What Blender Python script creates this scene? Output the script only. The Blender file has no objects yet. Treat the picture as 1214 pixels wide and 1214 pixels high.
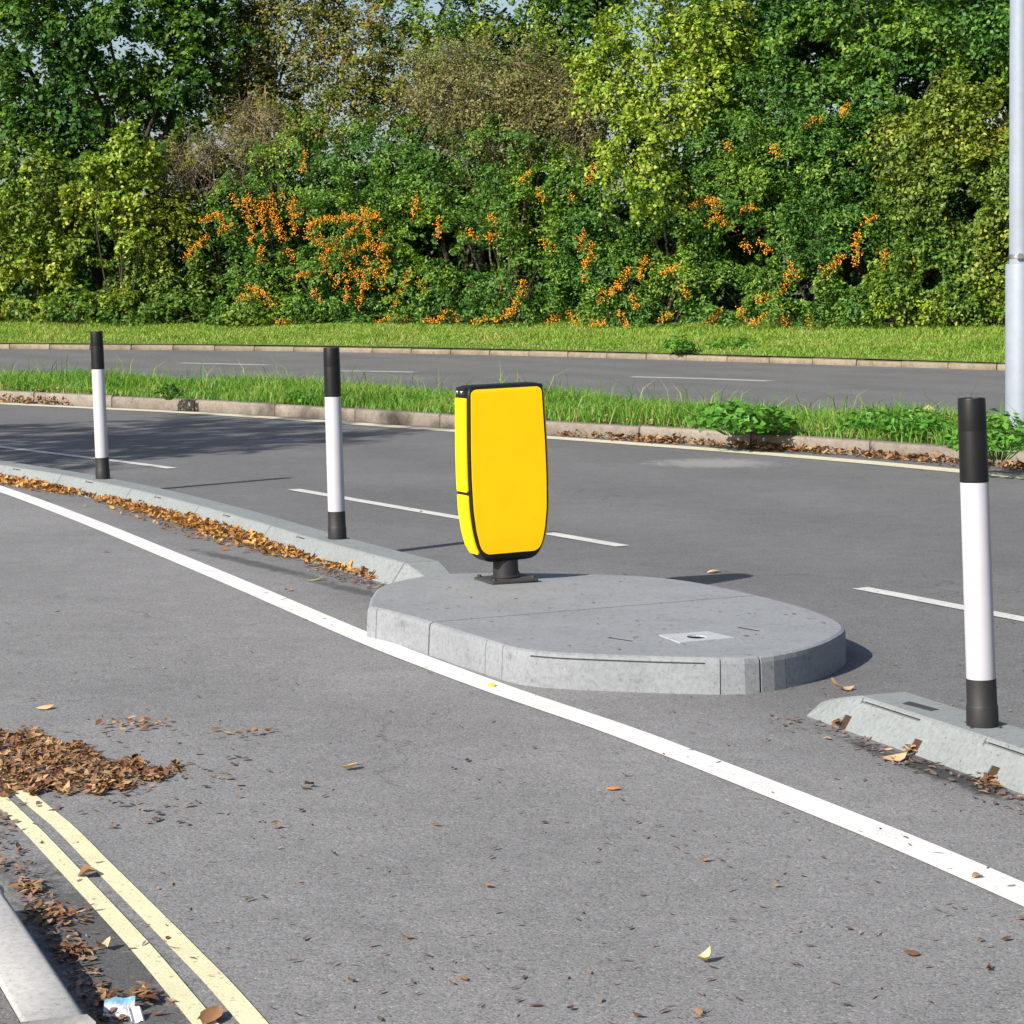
import bpy, bmesh, math, random
import numpy as np
from mathutils import Vector, Matrix
random.seed(7)
RNG = np.random.default_rng(11)
SC = bpy.context.scene
COL = SC.collection
# ------------------------------------------------------------------ camera model: level camera, eye height 1.5 m
F, H, HOR, CX = 2700.0, 1.5, 328.0, 607.0
def gp(x, y, z=0.0):
    d = F * (H - z) / (y - HOR)
    return Vector(((x - CX) / F * d, d, z))
def pp(x, y, d):
    return Vector(((x - CX) / F * d, d, H - (y - HOR) * d / F))
cam = bpy.data.cameras.new("Camera"); cam_o = bpy.data.objects.new("Camera", cam); COL.objects.link(cam_o)
cam_o.location = (0, 0, H); cam_o.rotation_euler = (math.radians(90), 0, 0)
cam.sensor_width = 36; cam.lens = 36 * F / 1214; cam.shift_y = -(607 - HOR) / 1214
cam.clip_end = 5000; cam.clip_start = 0.05
SC.camera = cam_o
# ------------------------------------------------------------------ light
ELEV = math.radians(33)
SDIR = Vector((0.69 * math.cos(ELEV), 0.724 * math.cos(ELEV), -math.sin(ELEV)))
sun = bpy.data.lights.new("Sun", 'SUN'); sun.energy = 5.0; sun.angle = math.radians(0.5); sun.color = (1, 0.95, 0.87)
so = bpy.data.objects.new("Sun", sun); COL.objects.link(so); so.rotation_euler = SDIR.to_track_quat('-Z', 'Y').to_euler(); so.location = (-20, -25, 30)
w = bpy.data.worlds.new("World"); SC.world = w; w.use_nodes = True
nt = w.node_tree; bg = nt.nodes['Background']
sky = nt.nodes.new('ShaderNodeTexSky'); sky.sky_type = 'NISHITA'; sky.sun_disc = False
sky.sun_elevation = ELEV; sky.sun_rotation = math.atan2(-SDIR.x, -SDIR.y); sky.dust_density = 2.0
nt.links.new(sky.outputs[0], bg.inputs[0]); bg.inputs[1].default_value = 0.085
SC.view_settings.view_transform = 'Standard'; SC.view_settings.look = 'None'; SC.view_settings.gamma = 1
SC.view_settings.exposure = 0.68
SC.cycles.max_bounces = 6; SC.cycles.diffuse_bounces = 3; SC.cycles.glossy_bounces = 2; SC.cycles.transmission_bounces = 4
# ------------------------------------------------------------------ node helpers
class NT:
    def __init__(s, name):
        s.m = bpy.data.materials.new(name); s.m.use_nodes = True
        s.t = s.m.node_tree; s.b = s.t.nodes['Principled BSDF']; s.out = s.t.nodes['Material Output']
    def n(s, typ, **k):
        o = s.t.nodes.new(typ)
        for a, v in k.items():
            if isinstance(a, str) and hasattr(o, a): setattr(o, a, v)
        return o
    def l(s, a, b): s.t.links.new(a, b)
    def pos(s):
        return s.n('ShaderNodeNewGeometry').outputs['Position']
    def objco(s):
        return s.n('ShaderNodeTexCoord').outputs['Object']
    def noise(s, scale, detail=3, rough=0.6, co=None, dist=0.0):
        o = s.n('ShaderNodeTexNoise'); o.inputs['Scale'].default_value = scale; o.inputs['Detail'].default_value = detail
        o.inputs['Roughness'].default_value = rough; o.inputs['Distortion'].default_value = dist
        if co is not None: s.l(co, o.inputs['Vector'])
        return o.outputs['Fac']
    def ramp(s, fac, stops, interp='LINEAR'):
        o = s.n('ShaderNodeValToRGB'); e = o.color_ramp.elements; o.color_ramp.interpolation = interp
        while len(e) < len(stops): e.new(0.5)
        for i, (p, c) in enumerate(stops):
            e[i].position = p; e[i].color = (c[0], c[1], c[2], 1) if not isinstance(c, (int, float)) else (c, c, c, 1)
        s.l(fac, o.inputs[0]); return o.outputs[0]
    def mix(s, fac, a, b, mode='MIX'):
        o = s.n('ShaderNodeMix'); o.data_type = 'RGBA'; o.blend_type = mode
        for sock, v in ((o.inputs['Factor'], fac), (o.inputs[6], a), (o.inputs[7], b)):
            if isinstance(v, (int, float)): sock.default_value = v
            elif isinstance(v, tuple): sock.default_value = (*v, 1)
            else: s.l(v, sock)
        return o.outputs[2]
    def math(s, op, a, b=None):
        o = s.n('ShaderNodeMath'); o.operation = op
        for i, v in enumerate((a, b)):
            if v is None: continue
            if isinstance(v, (int, float)): o.inputs[i].default_value = v
            else: s.l(v, o.inputs[i])
        return o.outputs[0]
    def col(s, v):
        if isinstance(v, tuple): s.b.inputs['Base Color'].default_value = (*v, 1)
        else: s.l(v, s.b.inputs['Base Color'])
    def bump(s, h, strength=0.3, dist=0.01):
        o = s.n('ShaderNodeBump'); o.inputs['Strength'].default_value = strength; o.inputs['Distance'].default_value = dist
        s.l(h, o.inputs['Height']); s.l(o.outputs[0], s.b.inputs['Normal'])
    def rough(s, v):
        if isinstance(v, (int, float)): s.b.inputs['Roughness'].default_value = v
        else: s.l(v, s.b.inputs['Roughness'])

def patch_mask(t, co, items):
    """ragged damp, dirty or otherwise toned patches at given places on the road: (x, y, half length, half width, angle, strength)"""
    total = None
    nz = t.noise(9, 5, 0.7, co); nz2 = t.noise(30, 3, 0.7, co)
    wob = t.math('MULTIPLY', t.math('ADD', t.math('SUBTRACT', nz, 0.5), t.math('MULTIPLY', t.math('SUBTRACT', nz2, 0.5), 0.6)), 1.9)
    for (x, y, a, b, ang, st) in items:
        mp = t.n('ShaderNodeMapping'); mp.vector_type = 'TEXTURE'
        mp.inputs['Location'].default_value = (x, y, 0); mp.inputs['Rotation'].default_value = (0, 0, ang); mp.inputs['Scale'].default_value = (a, b, 100)
        t.l(co, mp.inputs['Vector'])
        ln = t.n('ShaderNodeVectorMath'); ln.operation = 'LENGTH'; t.l(mp.outputs[0], ln.inputs[0])
        v = t.math('ADD', ln.outputs['Value'], wob)
        mr = t.n('ShaderNodeMapRange'); mr.interpolation_type = 'SMOOTHSTEP'
        mr.inputs['From Min'].default_value = 1.15; mr.inputs['From Max'].default_value = 0.45; mr.inputs['To Min'].default_value = 0; mr.inputs['To Max'].default_value = st
        t.l(v, mr.inputs['Value'])
        total = mr.outputs[0] if total is None else t.math('MAXIMUM', total, mr.outputs[0])
    return total

def m_asphalt(name, base, dark_patches=(), light=(), lanes=False):
    t = NT(name); co = t.pos()
    vo = t.n('ShaderNodeTexVoronoi'); vo.inputs['Scale'].default_value = 170; t.l(co, vo.inputs['Vector'])
    sep = t.n('ShaderNodeSeparateColor'); t.l(vo.outputs['Color'], sep.inputs[0])
    chip = t.ramp(sep.outputs[0], [(0, 0.58), (0.25, 0.90), (0.7, 1.04), (0.93, 1.14), (1, 1.5)])
    fine = t.ramp(t.noise(320, 2, 0.7, co), [(0.25, 0.72), (0.5, 1.0), (0.75, 1.28)])
    big = t.ramp(t.noise(0.55, 5, 0.62, co), [(0.25, 0.84), (0.75, 1.14)])
    mid = t.ramp(t.noise(6, 4, 0.7, co), [(0.3, 0.90), (0.7, 1.08)])
    c = t.mix(1.0, base, chip, 'MULTIPLY'); c = t.mix(1.0, c, fine, 'MULTIPLY'); c = t.mix(1.0, c, big, 'MULTIPLY'); c = t.mix(1.0, c, mid, 'MULTIPLY')
    if lanes:
        # the running lanes beyond the separators are a darker, tyre-polished surface than the cycle lane
        dp = t.n('ShaderNodeVectorMath'); dp.operation = 'DOT_PRODUCT'; t.l(co, dp.inputs[0]); dp.inputs[1].default_value = (0.889, 0.458, 0)
        dd = t.math('ADD', dp.outputs['Value'], t.math('MULTIPLY', t.noise(1.6, 4, 0.6, co), 0.5))
        c = t.mix(1.0, c, t.ramp(t.math('DIVIDE', dd, 10), [(0.43, 1.0), (0.50, 0.70)]), 'MULTIPLY')
        tr = t.math('SINE', t.math('MULTIPLY', dd, 3.6)); c = t.mix(1.0, c, t.ramp(t.math('ADD', t.math('MULTIPLY', tr, 0.5), 0.5), [(0.1, 0.955), (0.9, 1.04)]), 'MULTIPLY')
        # hairline cracks
        vc = t.n('ShaderNodeTexVoronoi'); vc.feature = 'DISTANCE_TO_EDGE'; vc.inputs['Scale'].default_value = 0.33
        wv = t.n('ShaderNodeVectorMath'); wv.operation = 'ADD'; nn = t.n('ShaderNodeTexNoise'); nn.inputs['Scale'].default_value = 2.2; nn.inputs['Detail'].default_value = 5; t.l(co, nn.inputs['Vector']); t.l(co, wv.inputs[0]); t.l(nn.outputs['Color'], wv.inputs[1]); t.l(wv.outputs[0], vc.inputs['Vector'])
        ck = t.math('MULTIPLY', t.ramp(vc.outputs['Distance'], [(0.0, 1.0), (0.0022, 0.0)]), t.ramp(t.noise(0.5, 3, 0.5, co), [(0.48, 0.0), (0.6, 0.55)])); c = t.mix(ck, c, (0.03, 0.03, 0.03))
    # pits where chippings have gone
    pit = t.ramp(t.noise(75, 2, 0.5, co), [(0.28, 0.40), (0.35, 1.0)]); c = t.mix(1.0, c, pit, 'MULTIPLY')
    if light: c = t.mix(patch_mask(t, co, light), c, (base[0] * 1.75, base[1] * 1.7, base[2] * 1.62))
    if dark_patches: c = t.mix(patch_mask(t, co, dark_patches), c, (0.022, 0.021, 0.021))
    t.col(c); t.rough(0.82); t.b.inputs['Specular IOR Level'].default_value = 0.35
    h = t.math('ADD', t.math('MULTIPLY', vo.outputs['Distance'], -1.0), t.noise(150, 3, 0.6, co))
    t.bump(h, 0.22, 0.004)
    return t.m

def m_paint(name, base, worn, amount=0.38):
    t = NT(name); co = t.pos()
    n1 = t.noise(60, 4, 0.75, co); n2 = t.noise(5, 4, 0.6, co)
    c = t.mix(t.ramp(n1, [(amount - 0.06, 1.0), (amount, 0.0)]), base, worn)
    c = t.mix(1.0, c, t.ramp(n2, [(0.3, 0.86), (0.7, 1.04)]), 'MULTIPLY')
    c = t.mix(1.0, c, t.ramp(t.noise(260, 2, 0.6, co), [(0.3, 0.78), (0.7, 1.10)]), 'MULTIPLY')
    t.col(c); t.rough(0.75); t.bump(t.noise(140, 3, 0.6, co), 0.3, 0.004)
    return t.m

def m_concrete(name, base, dirt=(0.05, 0.047, 0.042), dirt_amt=0.5, grain=60):
    t = NT(name); co = t.pos()
    c = t.mix(t.ramp(t.noise(2.6, 6, 0.7, co, 0.4), [(0.42, 0.0), (0.75, dirt_amt)]), base, tuple(b * 0.55 for b in base))
    c = t.mix(1.0, c, t.ramp(t.noise(grain, 4, 0.75, co), [(0.25, 0.72), (0.5, 1.0), (0.8, 1.2)]), 'MULTIPLY')
    c = t.mix(t.ramp(t.noise(17, 5, 0.8, co), [(0.56, 0.0), (0.70, dirt_amt)]), c, dirt)
    c = t.mix(t.ramp(t.noise(95, 2, 0.5, co), [(0.26, 0.8), (0.31, 0.0)]), c, dirt)
    geo = t.n('ShaderNodeNewGeometry'); v = t.ramp(geo.outputs['Random Per Island'], [(0, 0.86), (1, 1.08)])
    c = t.mix(1.0, c, v, 'MULTIPLY')
    t.col(c); t.rough(0.85); t.b.inputs['Specular IOR Level'].default_value = 0.3
    t.bump(t.noise(80, 5, 0.7, co), 0.2, 0.004)
    return t.m

def m_plain(name, base, rough=0.5, var=0.12, scale=8, metallic=0.0, spec=0.5, scuff=None):
    t = NT(name); co = t.objco()
    c = t.mix(1.0, base, t.ramp(t.noise(scale, 5, 0.7, co), [(0.25, 1 - var), (0.75, 1 + var)]), 'MULTIPLY')
    if scuff: c = t.mix(t.ramp(t.noise(scale * 3, 6, 0.8, co), [(0.60, 0.0), (0.74, 0.7)]), c, scuff)
    t.col(c); t.rough(rough); t.b.inputs['Metallic'].default_value = metallic; t.b.inputs['Specular IOR Level'].default_value = spec
    t.bump(t.noise(scale * 12, 3, 0.6, co), 0.06, 0.003)
    return t.m

def m_leaf(name, cols, transl=0.3, rough=0.45, clump=1.3, spec=0.4, slow=0.0):
    """cols: list of colours from which each leaf takes one; a slow noise shifts whole sprays"""
    t = NT(name); geo = t.n('ShaderNodeNewGeometry'); co = geo.outputs['Position']
    r = geo.outputs['Random Per Island']
    k = t.math('ADD', t.math('MULTIPLY', r, 0.62), t.math('MULTIPLY', t.math('SUBTRACT', t.noise(clump, 3, 0.6, co), 0.3), 0.95))
    c = t.ramp(k, [((i + 0.5) / len(cols), q) for i, q in enumerate(cols)])
    if slow: c = t.mix(t.ramp(t.noise(slow, 2, 0.5, co), [(0.42, 0.0), (0.68, 1.0)]), c, t.mix(1.0, c, (1.75, 1.32, 0.9), 'MULTIPLY'))
    t.col(c); t.rough(rough); t.b.inputs['Specular IOR Level'].default_value = spec
    tr = t.n('ShaderNodeBsdfTranslucent'); t.l(t.mix(1.0, c, (1.25, 1.3, 0.55), 'MULTIPLY'), tr.inputs[0])
    ms = t.n('ShaderNodeMixShader'); ms.inputs[0].default_value = transl
    t.l(t.b.outputs[0], ms.inputs[1]); t.l(tr.outputs[0], ms.inputs[2]); t.l(ms.outputs[0], t.out.inputs[0])
    return t.m

# ------------------------------------------------------------------ object helpers
def tag(o, label=None, cat=None, group=None, kind=None):
    if label: o['label'] = label
    if cat: o['category'] = cat
    if group: o['group'] = group
    if kind: o['kind'] = kind
    return o
def empty(name, loc, label, cat, group=None):
    o = bpy.data.objects.new(name, None); COL.objects.link(o); o.location = loc; o.empty_display_size = 0.1
    return tag(o, label, cat, group)
def np_mesh(name, V, Fq, mat, parent=None, smooth=False):
    """V (n,3); Fq a list of (k,m) integer arrays, one per polygon size"""
    me = bpy.data.meshes.new(name)
    if not isinstance(Fq, (list, tuple)): Fq = [Fq]
    Fq = [np.asarray(f, dtype=np.int32) for f in Fq if len(f)]
    V = np.asarray(V, dtype=np.float32)
    me.vertices.add(len(V)); me.vertices.foreach_set('co', V.ravel())
    loops = np.concatenate([f.ravel() for f in Fq]); tot = np.concatenate([np.full(len(f), f.shape[1], np.int32) for f in Fq])
    start = np.concatenate([[0], np.cumsum(tot)[:-1]]).astype(np.int32)
    me.loops.add(len(loops)); me.loops.foreach_set('vertex_index', loops)
    me.polygons.add(len(tot)); me.polygons.foreach_set('loop_start', start); me.polygons.foreach_set('loop_total', tot)
    if smooth: me.polygons.foreach_set('use_smooth', np.ones(len(tot), bool))
    me.update(calc_edges=True); me.validate()
    me.materials.append(mat)
    o = bpy.data.objects.new(name, me); COL.objects.link(o)
    if parent is not None:
        o.parent = parent
        if isinstance(parent, bpy.types.Object): o.matrix_parent_inverse = Matrix.Translation(-Vector(parent.location)) if parent.type == 'EMPTY' and not any(parent.rotation_euler) else Matrix()
    return o
def bm_obj(name, bm, mat, parent=None, smooth=False, local=False):
    me = bpy.data.meshes.new(name); bmesh.ops.recalc_face_normals(bm, faces=bm.faces[:]); bm.to_mesh(me); bm.free(); me.materials.append(mat)
    if smooth:
        for p in me.polygons: p.use_smooth = True
    o = bpy.data.objects.new(name, me); COL.objects.link(o)
    if parent is not None:
        o.parent = parent
        if not local: o.matrix_parent_inverse = Matrix.Translation(-Vector(parent.location))
    return o
def smooth_by_angle(o, deg=35):
    me = o.data
    for p in me.polygons: p.use_smooth = True
    me.set_sharp_from_angle(angle=math.radians(deg))

def catmull(pts, step=0.25):
    P = [Vector(p) for p in pts]; P = [P[0] * 2 - P[1]] + P + [P[-1] * 2 - P[-2]]
    out = []
    for i in range(1, len(P) - 2):
        p0, p1, p2, p3 = P[i - 1:i + 3]; n = max(2, int((p2 - p1).length / step))
        for k in range(n):
            t = k / n
            out.append(0.5 * ((2 * p1) + (p2 - p0) * t + (2 * p0 - 5 * p1 + 4 * p2 - p3) * t * t + (3 * p1 - p0 - 3 * p2 + p3) * t ** 3))
    out.append(P[-2]); return out
def extend(pts, a, b):
    pts = [Vector(p) for p in pts]
    d0 = (pts[0] - pts[1]).normalized(); d1 = (pts[-1] - pts[-2]).normalized()
    return [pts[0] + d0 * a] + pts + [pts[-1] + d1 * b]
def normals2(line):
    """unit vectors to the left-hand (camera-away) side of a polyline that runs left to right"""
    out = []
    for i in range(len(line)):
        d = line[min(i + 1, len(line) - 1)] - line[max(i - 1, 0)]; d.z = 0; d.normalize(); out.append(Vector((-d.y, d.x, 0)))
    return out
def offset(line, s):
    return [p + n * s for p, n in zip(line, normals2(line))]
def resample(line, ds):
    L = [0]
    for a, b in zip(line, line[1:]): L.append(L[-1] + (b - a).length)
    n = max(2, int(L[-1] / ds)); out = []
    for k in range(n + 1):
        s = L[-1] * k / n; i = min(max(0, int(np.searchsorted(L, s)) - 1), len(line) - 2)
        t = (s - L[i]) / max(1e-9, L[i + 1] - L[i]); out.append(line[i].lerp(line[i + 1], t))
    return out
def ribbon(name, a, b, za, zb, mat):
    """surface between two polylines of the same length"""
    n = len(a); V = np.array([(p.x, p.y, za) for p in a] + [(p.x, p.y, zb) for p in b])
    i = np.arange(n - 1); return np_mesh(name, V, np.stack([i, i + 1, i + 1 + n, i + n], 1), mat)
def marking(name, line, width, mat, label, z=0.004):
    l = resample(catmull(line), 0.12); a = offset(l, -width / 2); b = offset(l, width / 2)
    o = ribbon(name, a, b, z, z, mat); return tag(o, label, 'road marking', kind='structure')
def sweep(line, prof, closed_ends=True):
    """prof: list of (s, z), s to the far side of the line; returns V, quads, and end ngons"""
    ns = normals2(line); m = len(prof); V = []
    for p, n in zip(line, ns):
        for s, z in prof: V.append((p.x + n.x * s, p.y + n.y * s, p.z + z))
    Q = []
    for i in range(len(line) - 1):
        for j in range(m):
            k = (j + 1) % m; Q.append((i * m + j, i * m + k, (i + 1) * m + k, (i + 1) * m + j))
    ends = [tuple(range(m)), tuple(range((len(line) - 1) * m, len(line) * m))[::-1]] if closed_ends else []
    return V, Q, ends
def tubes(paths, segs=5):
    """paths: list of (points (n,3), radii (n)) -> V, quads"""
    Vs, Qs, base = [], [], 0
    ang = np.linspace(0, 2 * np.pi, segs, endpoint=False)
    for P, R in paths:
        P = np.asarray(P, float); R = np.asarray(R, float); n = len(P)
        T = np.gradient(P, axis=0); T /= np.linalg.norm(T, axis=1, keepdims=True) + 1e-9
        ref = np.array([0.31, 0.9, 0.2]); A = np.cross(T, ref); A /= np.linalg.norm(A, axis=1, keepdims=True) + 1e-9; B = np.cross(T, A)
        ring = P[:, None, :] + R[:, None, None] * (np.cos(ang)[None, :, None] * A[:, None, :] + np.sin(ang)[None, :, None] * B[:, None, :])
        Vs.append(ring.reshape(-1, 3)); i, j = np.meshgrid(np.arange(n - 1), np.arange(segs), indexing='ij'); k = (j + 1) % segs
        Qs.append(np.stack([base + i * segs + j, base + i * segs + k, base + (i + 1) * segs + k, base + (i + 1) * segs + j], -1).reshape(-1, 4)); base += n * segs
    return np.concatenate(Vs), np.concatenate(Qs)
def unit(v): return v / (np.linalg.norm(v, axis=-1, keepdims=True) + 1e-9)
def boolean_cut(o, boxes):
    """cut grooves and notches out of a solid: boxes are (matrix, half sizes)"""
    bm = bmesh.new()
    for M, hs in boxes:
        bmesh.ops.create_cube(bm, size=2, matrix=M @ Matrix.Diagonal((*hs, 1)))
    me = bpy.data.meshes.new('cutter'); bm.to_mesh(me); bm.free()
    c = bpy.data.objects.new('cutter', me); COL.objects.link(c)
    mod = o.modifiers.new('cut', 'BOOLEAN'); mod.object = c; mod.operation = 'DIFFERENCE'; mod.solver = 'EXACT'; mod.use_self = True
    par = o.parent; mpi = o.matrix_parent_inverse.copy(); o.parent = None
    bpy.context.view_layer.update()
    dg = bpy.context.evaluated_depsgraph_get(); new = bpy.data.meshes.new_from_object(o.evaluated_get(dg)); old = o.data
    o.modifiers.clear(); o.data = new; new.name = old.name
    if par: o.parent = par; o.matrix_parent_inverse = mpi
    bpy.data.objects.remove(c); bpy.data.meshes.remove(me)
def bevel(o, wdt, seg=2, ang=30):
    m = o.modifiers.new('bevel', 'BEVEL'); m.width = wdt; m.segments = seg; m.limit_method = 'ANGLE'; m.angle_limit = math.radians(ang); return o
def frame(p, d):
    """matrix at p with local x along the horizontal direction d"""
    d = Vector((d[0], d[1], 0)).normalized(); n = Vector((-d.y, d.x, 0))
    M = Matrix(((d.x, n.x, 0, p[0]), (d.y, n.y, 0, p[1]), (0, 0, 1, p[2]), (0, 0, 0, 1))); return M

# ------------------------------------------------------------------ materials
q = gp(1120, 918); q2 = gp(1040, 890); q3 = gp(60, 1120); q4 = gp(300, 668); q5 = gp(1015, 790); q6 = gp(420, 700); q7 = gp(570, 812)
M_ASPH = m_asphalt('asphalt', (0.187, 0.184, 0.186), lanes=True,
    dark_patches=[(q.x, q.y, 0.42, 0.07, -1.2, 0.85), (q2.x, q2.y, 0.3, 0.04, -1.2, 0.7), (q3.x + .1, q3.y, 0.85, 0.13, -1.15, 0.6), (q4.x, q4.y, 0.9, 0.07, -1.0, 0.65),
            (q6.x, q6.y, 0.5, 0.06, -1.0, 0.6), (q7.x, q7.y + .05, 0.8, 0.035, -1.04, 0.6)],  # last entry is a narrow darker strip along the island's front foot
    light=[(gp(845, 549).x, gp(845, 549).y, 0.55, 0.5, 0, 0.5)])
M_PATCH = m_asphalt('dark_asphalt', (0.075, 0.073, 0.078))
M_PATH = m_asphalt('footway_asphalt', (0.16, 0.152, 0.145))
M_WHITE = m_paint('white_road_paint', (0.68, 0.675, 0.655), (0.28, 0.27, 0.27), 0.375)
M_OLDWHITE = m_paint('worn_white_paint', (0.55, 0.545, 0.525), (0.2, 0.19, 0.19), 0.40)
M_FAINT = m_paint('faded_white_paint', (0.42, 0.42, 0.42), (0.2, 0.2, 0.2), 0.45)
M_CREAM = m_paint('cream_edge_paint', (0.60, 0.55, 0.40), (0.2, 0.18, 0.15), 0.40)
M_YELLOW = m_paint('pale_yellow_paint', (0.68, 0.635, 0.41), (0.28, 0.26, 0.20), 0.40)
M_ISL_SIDE = m_concrete('island_concrete', (0.215, 0.227, 0.243), dirt_amt=0.4)
M_SEP = m_concrete('separator_concrete', (0.205, 0.224, 0.226), dirt_amt=0.3)
M_PLATE = m_concrete('pale_plate', (0.35, 0.37, 0.40), dirt_amt=0.4)
M_KERB = m_concrete('old_kerb_stone', (0.225, 0.192, 0.158), dirt_amt=0.9, grain=25)
M_KERBFAR = m_concrete('far_kerb_stone', (0.235, 0.195, 0.14), dirt_amt=0.8, grain=12)
M_KERBNEAR = m_concrete('pale_kerb_stone', (0.42, 0.41, 0.40), dirt_amt=0.15)
M_BLACK = m_plain('black_plastic', (0.009, 0.009, 0.010), 0.45, 0.3, 14, spec=0.25)
M_RUBBER = m_plain('black_rubber', (0.012, 0.012, 0.013), 0.6, 0.3, 20, scuff=(0.035, 0.034, 0.032))
M_SLEEVE = m_plain('white_reflective_sleeve', (0.43, 0.42, 0.46), 0.4, 0.05, 9, scuff=(0.37, 0.36, 0.37))
M_AMBER = m_plain('amber_panel', (0.84, 0.485, 0.0), 0.45, 0.06, 7, spec=0.25)
M_LEMON = m_plain('lemon_panel', (0.88, 0.60, 0.0), 0.45, 0.03, 5, spec=0.25)
M_IRON_SHADE = m_plain('dark_iron_and_slot_shade', (0.05, 0.047, 0.045), 0.6, 0.25, 20, metallic=0.3)  # iron fittings; also the dark fill standing in for shade in grip slots
M_STEEL = m_plain('galvanised_steel', (0.235, 0.27, 0.32), 0.55, 0.10, 7, metallic=0.1, scuff=(0.19, 0.215, 0.255))
M_CHROME = m_plain('bright_steel', (0.7, 0.7, 0.7), 0.25, 0.05, 20, metallic=1.0)
M_RUST = m_concrete('rusty_debris', (0.06, 0.032, 0.018), dirt=(0.02, 0.014, 0.01), dirt_amt=0.8, grain=120)
M_HOLE = m_plain('dark_recess', (0.012, 0.012, 0.012), 0.9)
M_SOIL = m_concrete('soil_and_turf', (0.075, 0.085, 0.028), dirt=(0.05, 0.035, 0.02), dirt_amt=0.7, grain=20)
M_TURF = m_concrete('verge_turf', (0.10, 0.155, 0.03), dirt=(0.07, 0.055, 0.03), dirt_amt=0.6, grain=20)
M_BARK = m_concrete('bark', (0.045, 0.035, 0.025), dirt_amt=0.5)
M_GREYTWIG = m_concrete('grey_twig', (0.22, 0.175, 0.115), dirt_amt=0.2)
M_BROWNTWIG = m_concrete('brown_twig', (0.19, 0.145, 0.085), dirt_amt=0.2)
M_GRASS_MED = m_leaf('lush_grass', [(0.05, 0.15, 0.015), (0.09, 0.235, 0.022), (0.13, 0.30, 0.03), (0.21, 0.32, 0.05), (0.34, 0.32, 0.10)], 0.35, 0.5, 1.6)
M_GRASS_VER = m_leaf('verge_grass', [(0.085, 0.18, 0.015), (0.145, 0.29, 0.024), (0.22, 0.36, 0.036), (0.32, 0.38, 0.08), (0.37, 0.31, 0.14)], 0.35, 0.55, 1.2)
M_WEED = m_leaf('weed_leaf', [(0.05, 0.16, 0.02), (0.09, 0.25, 0.03), (0.15, 0.33, 0.05)], 0.3, 0.45, 3)
M_DRYLEAF = m_leaf('dry_brown_leaf', [(0.075, 0.036, 0.022), (0.18, 0.088, 0.045), (0.31, 0.175, 0.085), (0.46, 0.31, 0.17)], 0.15, 0.65, 5, 0.25)
M_TANLEAF = m_leaf('tan_orange_leaf', [(0.12, 0.048, 0.018), (0.27, 0.115, 0.032), (0.42, 0.21, 0.058), (0.55, 0.34, 0.11)], 0.15, 0.65, 5, 0.25)
M_DARKBITS = m_leaf('dark_leaf_bits', [(0.07, 0.052, 0.045), (0.125, 0.085, 0.067), (0.20, 0.135, 0.105), (0.34, 0.24, 0.17)], 0.05, 0.8, 4, 0.2)
M_PALELEAF = m_leaf('pale_dry_leaf', [(0.52, 0.34, 0.17), (0.66, 0.47, 0.27)], 0.15, 0.6, 6, 0.3)
M_YLEAF = m_leaf('yellow_leaf', [(0.55, 0.45, 0.06), (0.66, 0.52, 0.08)], 0.2, 0.6, 6, 0.3)
M_ORLEAF = m_leaf('orange_brown_leaf', [(0.42, 0.15, 0.05), (0.52, 0.22, 0.08)], 0.15, 0.6, 6, 0.3)
M_BERRY = m_plain('orange_berry', (0.74, 0.285, 0.012), 0.4, 0.4, 14)

# ------------------------------------------------------------------ guide lines on the ground (traced from the road itself)
L_SOLID = [gp(*p) for p in [(-250, 517), (-100, 549), (0, 580), (100, 617), (200, 658), (300, 700), (432, 757), (500, 784), (600, 821), (718, 861), (798, 891), (900, 931), (1000, 971), (1081, 1004), (1214, 1062), (1500, 1190)]]
L_CREAM = extend([gp(*p) for p in [(0, 478.5), (250, 491), (540, 511), (800, 530), (1000, 546), (1214, 566)]], 14, 8)
L_FAR = extend([gp(*p) for p in [(0, 413.5), (300, 416), (600, 421.5), (900, 430), (1214, 440)]], 25, 20)
cream = resample(catmull(L_CREAM), 0.3); fark = resample(catmull(L_FAR), 0.5)
kerbline = [p + n_ * float(np.interp(CX + F * p.x / p.y, [0, 500, 900, 1214], [.24, .26, .45, .6])) for p, n_ in zip(cream, normals2(cream))]

# ------------------------------------------------------------------ setting
def sheet(name, pts, z, mat, label, cat):
    bm = bmesh.new(); bm.faces.new([bm.verts.new((p[0], p[1], z)) for p in pts])
    return tag(bm_obj(name, bm, mat), label, cat, kind='structure')
sheet('ground', [(-2500, -800), (2500, -800), (2500, 4000), (-2500, 4000)], -0.06, M_SOIL, 'open grassy ground reaching to the horizon under the roads', 'ground')
farin = offset(fark, 0.15)
sheet('road', [(-90, -25), (90, -25), (90, farin[-1].y - 10)] + [(p.x, p.y) for p in reversed(farin)] + [(-90, farin[0].y)], 0.0, M_ASPH, 'grey asphalt carriageways on both sides of the grassy median', 'road')
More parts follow.
